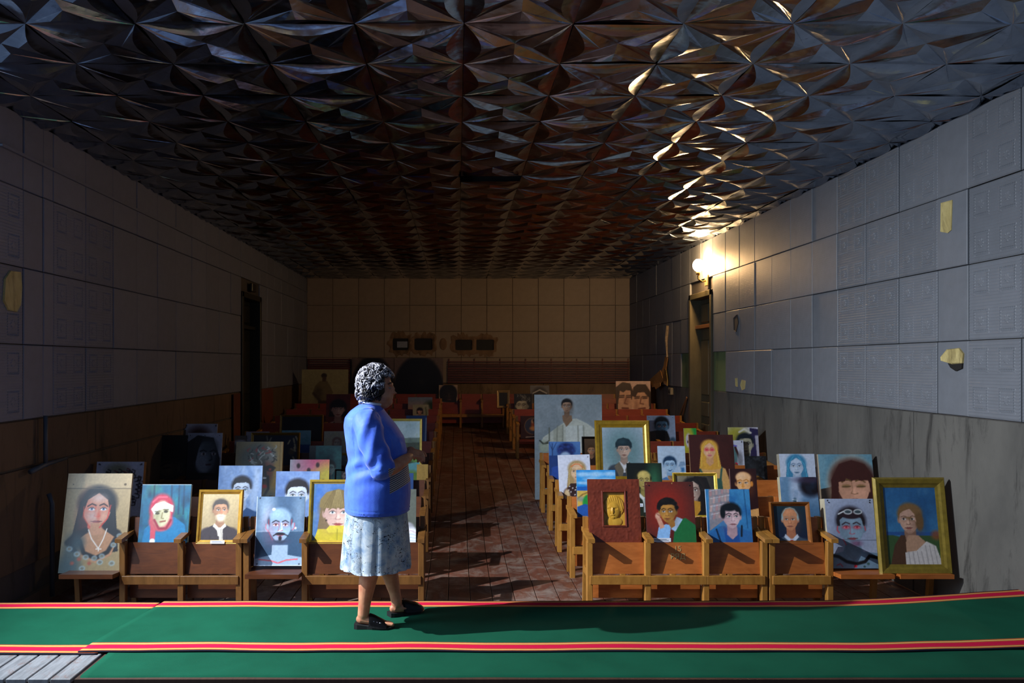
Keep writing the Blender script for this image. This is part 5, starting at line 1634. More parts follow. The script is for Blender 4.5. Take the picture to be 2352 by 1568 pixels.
def picture_mesh(w, h, nx, ny, fn, parent, y=0.0, z0=0.0, rough=None):
    A = Art(w, h, nx, ny)
    fn(A)
    A.grain(0.05)
    col = A.out()                                        # ny x nx x 3, top row first
    xs = np.linspace(-w / 2, w / 2, nx); zs = np.linspace(h, 0, ny) + z0
    gx, gz = np.meshgrid(xs, zs)
    vs = np.stack([gx.ravel(), np.full(gx.size, y), gz.ravel()], 1)
    i, j = np.meshgrid(np.arange(ny - 1), np.arange(nx - 1), indexing='ij')
    a = (i * nx + j).ravel()
    fs = np.stack([a + nx, a + nx + 1, a + 1, a], 1)
    me = bpy.data.meshes.new('picture')
    me.vertices.add(len(vs)); me.vertices.foreach_set('co', vs.ravel())
    me.loops.add(fs.size); me.loops.foreach_set('vertex_index', fs.ravel().astype(np.int32))
    me.polygons.add(len(fs)); me.polygons.foreach_set('loop_start', np.arange(0, fs.size, 4, dtype=np.int32)); me.polygons.foreach_set('loop_total', np.full(len(fs), 4, dtype=np.int32))
    me.update(calc_edges=True)
    at = me.color_attributes.new('paint', 'FLOAT_COLOR', 'POINT')
    at.data.foreach_set('color', np.concatenate([col.reshape(-1, 3), np.ones((nx * ny, 1))], 1).ravel().astype(np.float32))
    me.materials.append(M_paint)
    o = bpy.data.objects.new('picture', me)
    COL.objects.link(o)
    o.parent = parent
    return o

def painting(name, label, fn, bl, br, yb, yt, d, tilt=12.0, frame=None, fw=0.0, thick=0.02, edge='#b8b0a0', yaw=0.0, card=None, pins=0, group=None, roll=0.0):
    """bl, br, yb, yt: photo pixels of bottom corners and top edge; d: distance of the foot of the picture"""
    t = math.radians(tilt)
    s = d / F
    x0, x1 = (bl - CX) * s, (br - CX) * s
    zb = CZ - (yb - CY) * s
    h = (CZ - zb - (yt - CY) * s) / (math.cos(t) + (yt - CY) * math.sin(t) / F)
    w = x1 - x0
    e = empty(name, ((x0 + x1) / 2, d, zb), (-t, math.radians(roll), math.radians(yaw)))
    tag(e, label, 'painting', group or 'portrait paintings set out on the theatre seats')
    npx = (br - bl) * 0.66
    if frame:
        frame_mesh(w, h, fw, frame_mat(frame), e)
        iw, ih = w - 2 * fw + 0.004, h - 2 * fw + 0.004
        nx = int(max(24, min(110, npx * iw / w))); ny = int(max(24, min(170, nx * ih / iw)))
        picture_mesh(iw, ih, nx, ny, fn, e, 0.006, fw - 0.002)
        box('backing_board', -w / 2 + 0.006, w / 2 - 0.006, 0.0125, 0.022, 0.006, h - 0.006, edge_mat('#5a4630'), e)
    else:
        nx = int(max(24, min(110, npx))); ny = int(max(24, min(170, nx * h / w)))
        picture_mesh(w, h, nx, ny, fn, e, 0.0, 0.0)
        box('board', -w / 2, w / 2, 0.0005, thick, 0, h, edge_mat(edge), e)
    yy = -0.001 if not frame else -0.026
    if card:
        cx_, cz_, cw, ch = card
        co = box('label_card', cx_ * w - cw / 2, cx_ * w + cw / 2, yy - 0.0015, yy, cz_, cz_ + ch, M_cardw, e)
        for q in range(2):
            box('label_line', cx_ * w - cw * 0.38, cx_ * w + cw * (0.38 - 0.1 * q), yy - 0.0022, yy - 0.0016, cz_ + ch * (0.3 + 0.3 * q), cz_ + ch * (0.42 + 0.3 * q), M_ink, co)
    if pins:
        for k in range(pins):
            bm = bmesh.new()
            ellipsoid(bm, ((-0.42 + 0.84 * k / max(1, pins - 1)) * w, -0.002, h - 0.03), (0.005, 0.003, 0.005), None, 8, 6)
            bm_obj('pin', bm, M_pin, e)
    return e, w, h

R = lambda r: ROWS[r - 1] + 0.085
G = '#c8a23c'
pt = painting
pt('portrait_painting', 'tan board with long-haired woman, dark dress and necklace, on the leftmost front seat', a_black_hair, 133, 284, 1316, 1087, 6.60, 13, edge='#c3b08c', thick=0.025)
pt('portrait_drawing', 'white board with an ink drawing of wild curly hair behind the tan board', a_curl_sketch, 212, 322, 1190, 1060, R(2), 11, thick=0.06, edge='#8a5f30', pins=2)
pt('portrait_painting', 'teal canvas of an old woman in a red headscarf with white band', a_red_scarf, 316, 430, 1249, 1112, R(1), 13, thick=0.03, edge='#9ab0b8')
pt('framed_portrait', 'gold framed portrait of a white-bearded old man in a dark jacket', a_old_man, 449, 553, 1250, 1124, R(1), 13, frame='#d0a040', fw=0.036, card=(0.0, 0.006, 0.115, 0.026))
pt('portrait_painting', 'pale blue painting of a short-haired young man behind the bearded man', a_young_blue, 497, 598, 1190, 1069, R(2), 11, thick=0.025, edge='#9fb4d4')
pt('portrait_painting', 'dark blue painting of a bald man with moustache and closed eyes', a_goatee, 583, 695, 1299, 1140, 6.62, 12, thick=0.015, edge='#c8d2dc')
pt('portrait_painting', 'light blue painting of a woman with black hair tied back', a_bun_woman, 630, 731, 1190, 1082, R(2), 11, thick=0.02, edge='#9fb0d0')
pt('framed_portrait', 'gold framed painting of a bowl-cut girl in yellow behind the standing woman', a_bowl_cut, 706, 836, 1250, 1101, R(1), 13, frame='#d8b848', fw=0.034)
pt('abstract_painting', 'pink and yellow abstract painting with dark spots and an orange sun', a_pink_abs, 663, 754, 1149, 1055, R(3), 11, thick=0.02, edge='#d8c8d0')
pt('portrait_painting', 'ochre board with a curly grey head and red lips', a_curly_head, 536, 645, 1149, 1014, R(3), 11, thick=0.03, edge='#a89060')
pt('portrait_painting', 'nearly black canvas of two heads close together', a_dark_pair, 291, 426, 1110, 999, R(4), 11, thick=0.025, edge='#1a1816')
pt('portrait_drawing', 'grey charcoal portrait of a long-haired woman looking right', a_grey_woman, 424, 505, 1110, 994, R(4), 11, thick=0.012, edge='#b0b4c4', pins=3)
pt('portrait_drawing', 'white sheet showing only reddish hair above the grey charcoal portrait', a_hair_top, 418, 494, 1076, 973, R(5), 11, thick=0.012, edge='#b0b4c4')
pt('framed_painting', 'gold framed dark navy painting with pale feathery strokes', a_shells, 573, 687, 1076, 993, R(5), 11, frame='#b08a38', fw=0.035)
pt('blank_canvas', 'pale lilac canvas edge showing behind the gold framed navy painting', a_plain('#b3b4c8', '#a4a6bc'), 563, 616, 1046, 991, R(6), 11, thick=0.02, edge='#a8a8b8')
pt('small_canvas', 'small grey card with a white streak left of the lilac canvas', lambda A: (A.fill('#77706a'), A.ell(.5, .35, .5, .12, '#dfe4ee', 1, .4)), 537, 566, 1046, 1000, R(6), 11, thick=0.012)
pt('seascape_painting', 'turquoise and deep blue painting behind the gold framed navy painting', a_teal_sea, 645, 712, 1050, 988, R(6), 11, thick=0.02, edge='#4a7a8c')
pt('framed_painting', 'large almost black painting in a thin gold frame left of the woman', a_darkpic, 641, 741, 1022, 952, R(7), 10, frame='#a8843c', fw=0.03)
pt('portrait_drawing', 'pale yellow sketch of a long-haired girl left of the woman\'s back', a_pale_girl, 743, 803, 1046, 990, R(6), 11, thick=0.012, edge='#c0bca4')
pt('portrait_painting', 'dark teal painting of a black-haired man behind the pink abstract', a_teal_man, 708, 783, 1110, 1023, R(4), 11, thick=0.03, edge='#0c1012')
pt('framed_portrait', 'small gold framed picture half hidden by the woman\'s back', a_portrait_small('#8a7a6c', '#1a1c20', '#1c2024', '#33302c'), 777, 832, 1076, 1040, R(5), 11, frame='#c09a3c', fw=0.03)
pt('framed_portrait', 'small dark framed picture below the small gold frame at the woman\'s back', a_portrait_small('#b09a94', '#3a2424', '#6a6c70', '#6a2428'), 768, 824, 1110, 1077, R(4), 11, frame='#33201a', fw=0.025)
pt('portrait_painting', 'red painting of a black-haired woman left of the curly-haired woman\'s shoulder', a_red_girl, 748, 803, 981, 905, R(9), 9, thick=0.03, edge='#4a2018')
pt('figure_painting', 'yellowish canvas with a standing man in a loose shirt by the back wall', a_standing_man, 692, 799, 937, 848, R(12), 5, thick=0.03, edge='#8a8060')
pt('dark_poster', 'left one of two large black portraits hung on the back wall', a_big_dark(0), 808, 905, 950, 822, 18.76, 0, thick=0.02, edge='#3a302c', group='large black portraits on the back wall')
pt('dark_poster', 'right one of two large black portraits hung on the back wall', a_big_dark(1), 906, 1018, 950, 822, 18.76, 0, thick=0.02, edge='#3a302c', group='large black portraits on the back wall')
pt('framed_landscape', 'gold framed landscape of trees and river right of the woman', a_landscape, 862, 969, 1110, 961, R(4), 10, frame='#d8c060', fw=0.03)
pt('small_portrait', 'small sketch of a dark-haired girl in orange above the blue board', a_small_girl, 948, 984, 965, 929, R(10), 9, thick=0.01)
pt('sunset_painting', 'small sunset landscape with a dark tree right of the woman\'s face', a_sunset, 937, 993, 950, 912, R(11), 8, thick=0.015)
pt('blue_board', 'plain blue board behind the framed landscape', a_blue, 932, 980, 1022, 954, R(7), 10, thick=0.015, edge='#24509a')
pt('portrait_painting', 'dark grey green painting with a child\'s white sleeve behind the woman\'s skirt', a_child_dark, 876, 955, 1248, 1123, R(1), 12, thick=0.02, edge='#3a3c38')
pt('small_canvas', 'small dark blue canvas between the landscape and the woman\'s belly', a_blank_blue, 895, 949, 1149, 1086, R(3), 11, thick=0.02, edge='#203c6c')
pt('blank_board', 'plain yellow board at the aisle, right of the framed landscape', a_tan, 957, 983, 1110, 1066, R(4) - 0.12, 9, thick=0.02, edge='#c0a050')
pt('portrait_cutout', 'black woman\'s face cut-out on the red seats at the end of the aisle', a_black_face, 1008, 1051, 925, 884, R(13), 6, thick=0.015)
pt('framed_picture', 'small cream framed dark picture on the last row', a_darkpic, 1141, 1171, 937, 896, R(12), 6, frame='#c8a878', fw=0.05)
# right of the aisle
pt('portrait_painting', 'black and white painting of a curly-haired woman on the back rows', a_bw_woman, 1181, 1222, 950, 904, R(11), 7, thick=0.015, edge='#2a2826')
pt('portrait_drawing', 'grey sheet with a hat brim behind the curly black and white portrait', a_hat, 1218, 1262, 937, 885, R(12), 5, thick=0.012)
pt('oval_picture', 'brown board with an oval picture of a seated figure on an aisle seat', a_oval, 1196, 1246, 1007, 955, 14.16, 8, thick=0.02, edge='#4a2a1c')
pt('large_portrait', 'very large canvas of a man in a loose white shirt right of the aisle', a_white_shirt, 1229, 1385, 1147, 906, 10.95, 4, thick=0.03, edge='#8a9090')
pt('portrait_painting', 'sepia painting of two heads leaning together near the right back corner', a_two_faces, 1416, 1496, 950, 875, R(11), 7, thick=0.02, edge='#c0a090')
pt('portrait_painting', 'blue painting of a curly-haired person with a bare tree', a_blue_curls, 1262, 1335, 1112, 1014, R(4), 10, thick=0.02, edge='#b8a060')
pt('portrait_painting', 'white board with a girl in an orange headband and dotted dress', a_headband, 1286, 1360, 1150, 1044, R(3), 11, thick=0.012, edge='#c0c4d0', roll=-1.5)
pt('framed_portrait', 'small dark framed portrait left of the hatted man', a_bearded, 1338, 1378, 1077, 1002, R(5), 10, frame='#1c1814', fw=0.03)
pt('landscape_painting', 'bright blue sky and beach painting behind the carved wooden portrait', a_sky, 1327, 1417, 1187, 1079, R(2), 11, thick=0.02, edge='#5a9cc8')
pt('framed_portrait', 'large gold framed portrait of a man in a dark hat and coat', a_hat_man, 1370, 1498, 1110, 965, R(4), 11, frame='#b8922c', fw=0.085)
pt('portrait_painting', 'pale sheet with a blue-faced man and red eyes right of the hatted man', a_blue_face, 1488, 1553, 1022, 954, R(7), 10, thick=0.02, edge='#d06a34', pins=2)
pt('portrait_painting', 'light blue portrait of a smiling woman with a small house', a_smiling, 1514, 1577, 1110, 1024, R(4), 10, thick=0.02, edge='#b0bcc8')
pt('portrait_painting', 'black and green portrait of a bald man in spectacles', a_green_bald, 1444, 1525, 1188, 1063, R(2), 11, thick=0.012, edge='#1a1c18', card=(-0.16, 0.10, 0.055, 0.03))
pt('portrait_painting', 'dark red painting of a curly-haired man in green resting his chin on his hand', a_red_glow, 1487, 1600, 1245, 1106, R(1), 12, thick=0.015, edge='#3a2420', card=(-0.22, 0.004, 0.16, 0.03), pins=2)
pt('framed_portrait', 'gold framed portrait of a pale woman with long black hair', a_dark_woman, 1550, 1653, 1190, 1085, R(2), 12, frame='#d0b038', fw=0.03)
pt('portrait_painting', 'brown canvas of a blonde girl in a green dress with red eyelids', a_blonde, 1590, 1693, 1150, 998, R(3), 11, thick=0.025, edge='#8a6a48')
pt('small_painting', 'small green and yellow painting left of the blonde girl', a_green_small, 1573, 1602, 1046, 983, R(6), 9, thick=0.015)
pt('portrait_painting', 'violet and yellow painting of a face behind the white card', a_violet, 1676, 1746, 1077, 981, R(5) + 0.01, 9, thick=0.02, edge='#1a1a20')
pt('drawing_card', 'narrow white card with a red and grey figure right of the blonde girl', a_white_card, 1684, 1711, 1077, 1011, R(5) - 0.07, 10, thick=0.04, edge='#a07a3c')
pt('abstract_painting', 'small almost black painting above the bald orange head', a_black_abs, 1714, 1764, 1110, 1047, R(4), 10, thick=0.012, edge='#3a3a38')
pt('portrait_painting', 'dark red canvas of a bald orange-lit head behind the man with books', a_peach_bald, 1683, 1744, 1189, 1076, R(2), 11, thick=0.025, edge='#6a4a44')
pt('portrait_painting', 'blue painting of a dark-haired man before bookshelves on the front row', a_books_man, 1628, 1730, 1251, 1123, R(1), 12, thick=0.015, edge='#a8c0d8', pins=0)
pt('framed_portrait', 'red and gold framed portrait of a bald man with a red tie', a_tie_man, 1774, 1867, 1251, 1152, R(1), 12, frame='#9a5c24', fw=0.034)
pt('portrait_drawing', 'white board with a blue line drawing of a girl\'s face', a_blue_line_girl, 1797, 1879, 1150, 1042, R(3), 11, thick=0.07, edge='#a09a88')
pt('abstract_painting', 'pale blue board with a dark furry lump behind the man with red tie', a_pale_lump, 1798, 1884, 1190, 1095, R(2), 12, thick=0.06, edge='#b8ae90')
pt('portrait_painting', 'large painting of a child with brown fringe on light blue near the right wall', a_fringe_kid, 1888, 2016, 1190, 1043, R(2) - 0.04, 11, thick=0.03, edge='#3a3432')
pt('portrait_painting', 'grey white board of a man with white sunglasses on his head and red eyes', a_sunglasses, 1907, 2020, 1305, 1145, 6.62, 11, thick=0.09, edge='#b0a890', pins=2)
pt('framed_portrait', 'large gold framed portrait of a woman in a white blouse by the right wall', a_blouse_woman, 2021, 2189, 1320, 1096, 6.50, 9, frame='#8f7a2c', fw=0.082)

# carved wooden relief portrait
def carved():
    t = math.radians(12)
    d = R(1); s = d / F
    x0, x1 = (1355 - CX) * s, (1474 - CX) * s
    zb = CZ - (1247 - CY) * s
    w = x1 - x0
    h = (CZ - zb - (1100 - CY) * s) / (math.cos(t) + (1100 - CY) * math.sin(t) / F)
    e = empty('carved_portrait', ((x0 + x1) / 2, d, zb), (-t, 0, 0))
    tag(e, 'carved yellow wood face in a wide reddish brown carved frame on the front row', 'carving')
    Md = wood('red_brown_carved_wood', '#5a2416', '#7a3420', 0.35, (6, 6, 6), 0.02)
    Ml = wood('yellow_carved_wood', '#b07f22', '#d0a03a', 0.3, (12, 4, 2), 0.02)
    ox0, ox1, oz0, oz1 = -0.245 * w, 0.235 * w, 0.25 * h, 0.82 * h
    fr = [('side_panel', -w / 2, ox0, 0, h), ('side_panel', ox1, w / 2, 0, h), ('bottom_panel', ox0, ox1, 0, oz0), ('top_panel', ox0, ox1, oz1, h)]
    for nm, a, b, c, dd in fr:
        nx, nz_ = max(8, int((b - a) / 0.006)), max(8, int((dd - c) / 0.006))
        vs, fs = [], []
        for j in range(nz_ + 1):
            for i in range(nx + 1):
                X = a + (b - a) * i / nx; Z = c + (dd - c) * j / nz_
                ed = min(X + w / 2, w / 2 - X, Z, h - Z)
                n = mnoise.noise(Vector((X * 45, 1, Z * 45))) + 0.5 * mnoise.noise(Vector((X * 90, 4, Z * 90)))
                y = -0.004 * max(0, n) * (1 if ed > 0.012 else 0)
                vs.append((X, y, Z))
        for j in range(nz_):
            for i in range(nx):
                q = j * (nx + 1) + i
                fs.append((q, q + 1, q + nx + 2, q + nx + 1))
        mesh_obj(nm, vs, fs, Md, e, True)
    box('back_board', -w / 2, w / 2, 0.024, 0.045, 0, h, Md, e)
    for nm, a, b, c, dd in (('edge_strip', -w / 2, -w / 2 + 0.01, 0, h), ('edge_strip', w / 2 - 0.01, w / 2, 0, h)):
        box(nm, a, b, 0.0005, 0.03, c, dd, Md, e)
    bw = 0.014
    for nm, a, b, c, dd in (('inner_moulding', ox0, ox0 + bw, oz0, oz1), ('inner_moulding', ox1 - bw, ox1, oz0, oz1), ('inner_moulding', ox0 + bw, ox1 - bw, oz0, oz0 + bw), ('inner_moulding', ox0 + bw, ox1 - bw, oz1 - bw, oz1)):
        box(nm, a, b, -0.008, 0.026, c, dd, Md, e, 0.003)
    # relief
    nx, nz_ = 70, 100
    vs, fs = [], []
    def bump(u, v, cu, cv, ru, rv, hh, p=0.5):
        r = ((u - cu) / ru) ** 2 + ((v - cv) / rv) ** 2
        return hh * max(0, 1 - r) ** p
    for j in range(nz_ + 1):
        for i in range(nx + 1):
            u, v = i / nx, j / nz_
            X = ox0 + (ox1 - ox0) * u; Z = oz0 + (oz1 - oz0) * v
            y = 0.0
            y = max(y, bump(u, v, 0.5, 0.56, 0.43, 0.30, 0.012, 0.35) * (1 if v > 0.42 or abs(u - 0.5) > 0.3 else 0))
            y = max(y, bump(u, v, 0.48, 0.46, 0.30, 0.27, 0.02, 0.5))
            y = max(y, bump(u, v, 0.5, 0.14, 0.34, 0.14, 0.010, 0.5))
            y += bump(u, v, 0.43, 0.44, 0.05, 0.10, 0.008) - bump(u, v, 0.33, 0.5, 0.09, 0.03, 0.005) - bump(u, v, 0.56, 0.5, 0.09, 0.03, 0.005)
            y += bump(u, v, 0.43, 0.33, 0.10, 0.02, 0.005) + bump(u, v, 0.44, 0.25, 0.08, 0.04, 0.003)
            rr_ = math.hypot((u - 0.48) / 0.30, (v - 0.46) / 0.27)
            if 1.0 < rr_ < 1.45 and v > 0.36 and y > 0.003:
                y += 0.0012 * math.sin(u * 70 + v * 25)
            vs.append((X, 0.020 - y, Z))
    for j in range(nz_):
        for i in range(nx):
            q = j * (nx + 1) + i
            fs.append((q, q + 1, q + nx + 2, q + nx + 1))
    mesh_obj('carved_face', vs, fs, Ml, e, True)
carved()
# ------------------------------------------------------------------ the woman on the stage, seen in profile, walking to the right
PX, PY = -0.486, 5.05
person = empty('person', (PX, PY, SZ + 0.017))
tag(person, 'grey curly-haired woman in blue shirt and pale printed skirt walking on the green carpet', 'person')

def skin_mat():
    t = NT('skin', 0.5)
    t.b.inputs['Subsurface Weight'].default_value = 0.08
    t.b.inputs['Subsurface Radius'].default_value = (0.02, 0.008, 0.004)
    n = t.noise(t.obj(), 18.0, 5)
    t.color(t.ramp(n, [(0.3, lc('#a8674c')), (0.7, lc('#c08a68'))]))
    t.bump(t.noise(t.obj(), 160, 3), 0.08, 0.002)
    return t.m
M_skin = skin_mat()

def remesh_obj(name, bm, mat, parent, voxel, smooth=3, disp=None):
    me = bpy.data.meshes.new(name)
    bmesh.ops.recalc_face_normals(bm, faces=bm.faces[:])
    bm.to_mesh(me); bm.free()
    o = bpy.data.objects.new(name, me)
    COL.objects.link(o)
    r = o.modifiers.new('r', 'REMESH'); r.mode = 'VOXEL'; r.voxel_size = voxel; r.use_smooth_shade = True
    if smooth:
        s = o.modifiers.new('s', 'SMOOTH'); s.factor = 0.5; s.iterations = smooth
    me2 = evaluated_mesh(o)
    bpy.data.objects.remove(o)
    me2.name = name
    if disp:
        n = len(me2.vertices)
        co = np.empty(n * 3); me2.vertices.foreach_get('co', co); co = co.reshape(-1, 3)
        no = np.empty(n * 3); me2.vertices.foreach_get('normal', no); no = no.reshape(-1, 3)
        dd = np.array([disp(*c) for c in co])
        me2.vertices.foreach_set('co', (co + no * dd[:, None]).ravel())
        me2.update()
    me2.polygons.foreach_set('use_smooth', [True] * len(me2.polygons))
    me2.materials.clear(); me2.materials.append(mat)
    o2 = bpy.data.objects.new(name, me2)
    COL.objects.link(o2); o2.parent = parent
    return o2

def limb(bm, pts, rad, seg=14):
    """tube with rounded ends through smoothed points"""
    P = [Vector(p) for p in pts]
    n = len(P)
    out, rr = [], []
    for i in range(n - 1):
        for k in range(4):
            t = k / 4
            p0, p1, p2, p3 = P[max(i - 1, 0)], P[i], P[i + 1], P[min(i + 2, n - 1)]
            out.append(0.5 * ((2 * p1) + (-p0 + p2) * t + (2 * p0 - 5 * p1 + 4 * p2 - p3) * t * t + (-p0 + 3 * p1 - 3 * p2 + p3) * t ** 3))
            a, b = rad[i], rad[i + 1]
            if isinstance(a, tuple) or isinstance(b, tuple):
                a = a if isinstance(a, tuple) else (a, a); b = b if isinstance(b, tuple) else (b, b)
                rr.append((a[0] + (b[0] - a[0]) * t, a[1] + (b[1] - a[1]) * t))
            else:
                rr.append(a + (b - a) * t)
    out.append(P[-1]); rr.append(rad[-1])
    tube_pts(bm, out, rr, seg)
    for p, r in ((P[0], rad[0]), (P[-1], rad[-1])):
        r = r if not isinstance(r, tuple) else min(r)
        ellipsoid(bm, p, (r * 0.97,) * 3, None, 12, 8)

def hand(bm, wrist, direc, curl, side, spread=0.010):
    """palm with four fingers and a thumb; direc = pointing direction, curl = direction the fingers bend to, side = thumb side"""
    d = Vector(direc).normalized(); c = Vector(curl).normalized(); s = d.cross(c).normalized() * side
    w = Vector(wrist)
    tube_pts(bm, [w, w + d * 0.03, w + d * 0.06, w + d * 0.085], [(0.022, 0.016), (0.034, 0.017), (0.040, 0.017), (0.038, 0.014)], 12, True, c if abs(c.dot(d)) < 0.9 else s)
    for i, L in enumerate((0.068, 0.076, 0.070, 0.054)):
        b = w + d * 0.082 + s * (0.030 - 0.0205 * i)
        p1 = b + d * L * 0.42 + c * L * 0.12
        p2 = p1 + d * L * 0.18 + c * L * 0.34
        p3 = p2 - d * L * 0.10 + c * L * 0.30
        limb(bm, [b - d * 0.02, b, p1, p2, p3], [0.010, 0.0098, 0.0092, 0.0086, 0.0072], 8)
    b = w + d * 0.030 + s * 0.032
    p1 = b + s * 0.026 + d * 0.024 + c * 0.008
    p2 = p1 + d * 0.030 + c * 0.014
    limb(bm, [b - s * 0.012, b, p1, p2], [0.013, 0.012, 0.0105, 0.0085], 8)

# ---- body: head, neck, trunk, arms with hands, legs and feet in one surface
bm = bmesh.new()
HX, HZ = -0.004, 1.475
ellipsoid(bm, (HX - 0.012, 0.0, HZ + 0.02), (0.092, 0.076, 0.108), None, 24, 16)                # skull
ellipsoid(bm, (HX + 0.038, 0.0, HZ - 0.045), (0.056, 0.058, 0.085), None, 20, 14)               # face and jaw
ellipsoid(bm, (HX + 0.062, 0.0, HZ - 0.098), (0.030, 0.032, 0.026), None, 14, 10)               # chin
ellipsoid(bm, (HX + 0.045, -0.032, HZ - 0.060), (0.036, 0.028, 0.038), None, 14, 10)            # cheeks
ellipsoid(bm, (HX + 0.045, 0.032, HZ - 0.060), (0.036, 0.028, 0.038), None, 14, 10)
ellipsoid(bm, (HX + 0.076, 0.0, HZ + 0.010), (0.018, 0.046, 0.014), None, 14, 8)                # brow
tube_pts(bm, [(HX + 0.080, 0, HZ + 0.004), (HX + 0.096, 0, HZ - 0.022), (HX + 0.108, 0, HZ - 0.040), (HX + 0.086, 0, HZ - 0.048)], [0.010, 0.011, 0.0135, 0.010], 10)   # nose
ellipsoid(bm, (HX + 0.094, 0.011, HZ - 0.040), (0.009, 0.008, 0.007), None, 8, 6)
ellipsoid(bm, (HX + 0.094, -0.011, HZ - 0.040), (0.009, 0.008, 0.007), None, 8, 6)
ellipsoid(bm, (HX + 0.086, 0, HZ - 0.066), (0.010, 0.021, 0.0065), None, 12, 8)                 # lips
ellipsoid(bm, (HX + 0.083, 0, HZ - 0.077), (0.010, 0.019, 0.007), None, 12, 8)
ellipsoid(bm, (HX + 0.030, 0, HZ - 0.115), (0.045, 0.040, 0.026), None, 14, 8)                  # soft double chin
for sg in (-1, 1):
    ellipsoid(bm, (HX - 0.008, sg * 0.074, HZ - 0.022), (0.017, 0.008, 0.030), None, 10, 8)     # ears
limb(bm, [(-0.055, 0, 1.26), (-0.038, 0, 1.34), (-0.016, 0, 1.42)], [0.078, 0.060, 0.058], 18)  # neck
loft(bm, [(-0.07, 0, 1.31, 0.07, 0.12), (-0.065, 0, 1.25, 0.105, 0.165), (-0.04, 0, 1.13, 0.13, 0.16), (-0.01, 0, 0.98, 0.14, 0.155), (-0.01, 0, 0.82, 0.155, 0.18), (-0.015, 0, 0.66, 0.14, 0.175)], 24)
# near (right) arm
limb(bm, [(-0.045, -0.175, 1.265), (-0.005, -0.215, 1.12), (0.045, -0.225, 0.985)], [0.058, 0.052, 0.044], 14)
limb(bm, [(0.045, -0.225, 0.985), (0.105, -0.205, 0.995), (0.165, -0.135, 1.030), (0.195, -0.075, 1.045)], [0.044, 0.042, 0.034, 0.025], 14)
hand(bm, (0.196, -0.072, 1.045), (0.30, 0.80, 0.22), (-0.2, 0.25, -0.9), -1)
# far (left) arm
limb(bm, [(-0.045, 0.175, 1.265), (0.02, 0.225, 1.12), (0.085, 0.235, 1.0)], [0.058, 0.050, 0.042], 14)
limb(bm, [(0.085, 0.235, 1.0), (0.135, 0.19, 1.02), (0.185, 0.115, 1.055), (0.200, 0.085, 1.065)], [0.042, 0.040, 0.032, 0.025], 14)
hand(bm, (0.202, 0.082, 1.066), (0.32, -0.72, -0.05), (0.1, -0.3, -0.9), 1)
# near leg (standing) and far leg (stepping)
limb(bm, [(-0.02, -0.08, 0.68), (-0.035, -0.075, 0.50), (-0.048, -0.07, 0.36), (-0.066, -0.07, 0.255), (-0.080, -0.07, 0.15), (-0.088, -0.07, 0.075)], [0.10, 0.085, 0.062, 0.052, 0.038, 0.036], 16)
limb(bm, [(-0.108, -0.07, 0.052), (-0.05, -0.07, 0.046), (0.01, -0.075, 0.030), (0.050, -0.078, 0.026)], [(0.030, 0.026), (0.032, 0.028), (0.040, 0.018), (0.040, 0.014)], 14)
for i, (dx, dy, r) in enumerate(((0.092, -0.098, 0.013), (0.090, -0.080, 0.010), (0.084, -0.066, 0.009), (0.076, -0.053, 0.009), (0.067, -0.042, 0.008))):
    limb(bm, [(0.045, -0.078 + (dy + 0.078) * 0.8, 0.030), (dx, dy, 0.027)], [r, r], 8)
limb(bm, [(-0.01, 0.08, 0.68), (0.02, 0.10, 0.50), (0.045, 0.12, 0.355), (0.065, 0.135, 0.25), (0.088, 0.15, 0.15), (0.100, 0.155, 0.080)], [0.10, 0.082, 0.060, 0.050, 0.037, 0.035], 16)
limb(bm, [(0.078, 0.150, 0.050), (0.13, 0.175, 0.046), (0.20, 0.225, 0.030), (0.245, 0.255, 0.026)], [(0.030, 0.026), (0.032, 0.028), (0.040, 0.018), (0.036, 0.014)], 14)
body = remesh_obj('body', bm, M_skin, person, 0.0052, 3)

# eyes and brow (the near eye shows in profile)
M_eye = simple('eye', '#8a8078', 0.3)
M_iris = simple('dark_iris', '#2a1c14', 0.2)
for sg in (-1, 1):
    bm = bmesh.new(); ellipsoid(bm, (HX + 0.071, sg * 0.030, HZ - 0.012), (0.0115, 0.013, 0.007), None, 12, 8)
    e_ = bm_obj('eye', bm, M_eye, person, True)
    bm = bmesh.new(); ellipsoid(bm, (HX + 0.080, sg * 0.030, HZ - 0.012), (0.003, 0.005, 0.005), None, 10, 6)
    bm_obj('iris', bm, M_iris, e_, True)
    bm = bmesh.new(); limb(bm, [(HX + 0.084, sg * 0.014, HZ + 0.016), (HX + 0.082, sg * 0.032, HZ + 0.020), (HX + 0.068, sg * 0.050, HZ + 0.014)], [0.004, 0.0045, 0.003], 6)
    bm_obj('eyebrow', bm, M_iris, person, True)

# ---- hair: a cap covered with separate curls
def hair_mat():
    t = NT('grey_curly_hair', 0.32, 0, 0.7)
    n = t.noise(t.obj(), 26.0, 4)
    t.color(t.ramp(n, [(0.35, lc('#3a3436')), (0.62, lc('#b4b3bc'))]))
    t.bump(t.noise(t.map(t.obj(), (1, 1, 5)), 160, 3), 0.3, 0.002)
    return t.m
M_hair = hair_mat()
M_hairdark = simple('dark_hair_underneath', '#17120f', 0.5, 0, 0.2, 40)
M_hairshade = simple('shaded_lower_curls', '#2e2826', 0.4, 0, 0.3, 40)  # shade on the lower and side hair put into the curl colour
bm = bmesh.new()
hc_ = Vector((-0.022, 0, HZ + 0.018)); hr_ = (0.108, 0.096, 0.108)
ellipsoid(bm, hc_, hr_, None, 28, 18)
ellipsoid(bm, (-0.060, 0, HZ - 0.040), (0.068, 0.082, 0.082), None, 20, 12)
ellipsoid(bm, (-0.025, 0, HZ - 0.03), (0.055, 0.084, 0.06), None, 20, 12)
for v in bm.verts:                                        # keep the face free
    if v.co.x > 0.045 and v.co.z < HZ + 0.055:
        v.co.x = 0.045 - (v.co.x - 0.045) * 0.2
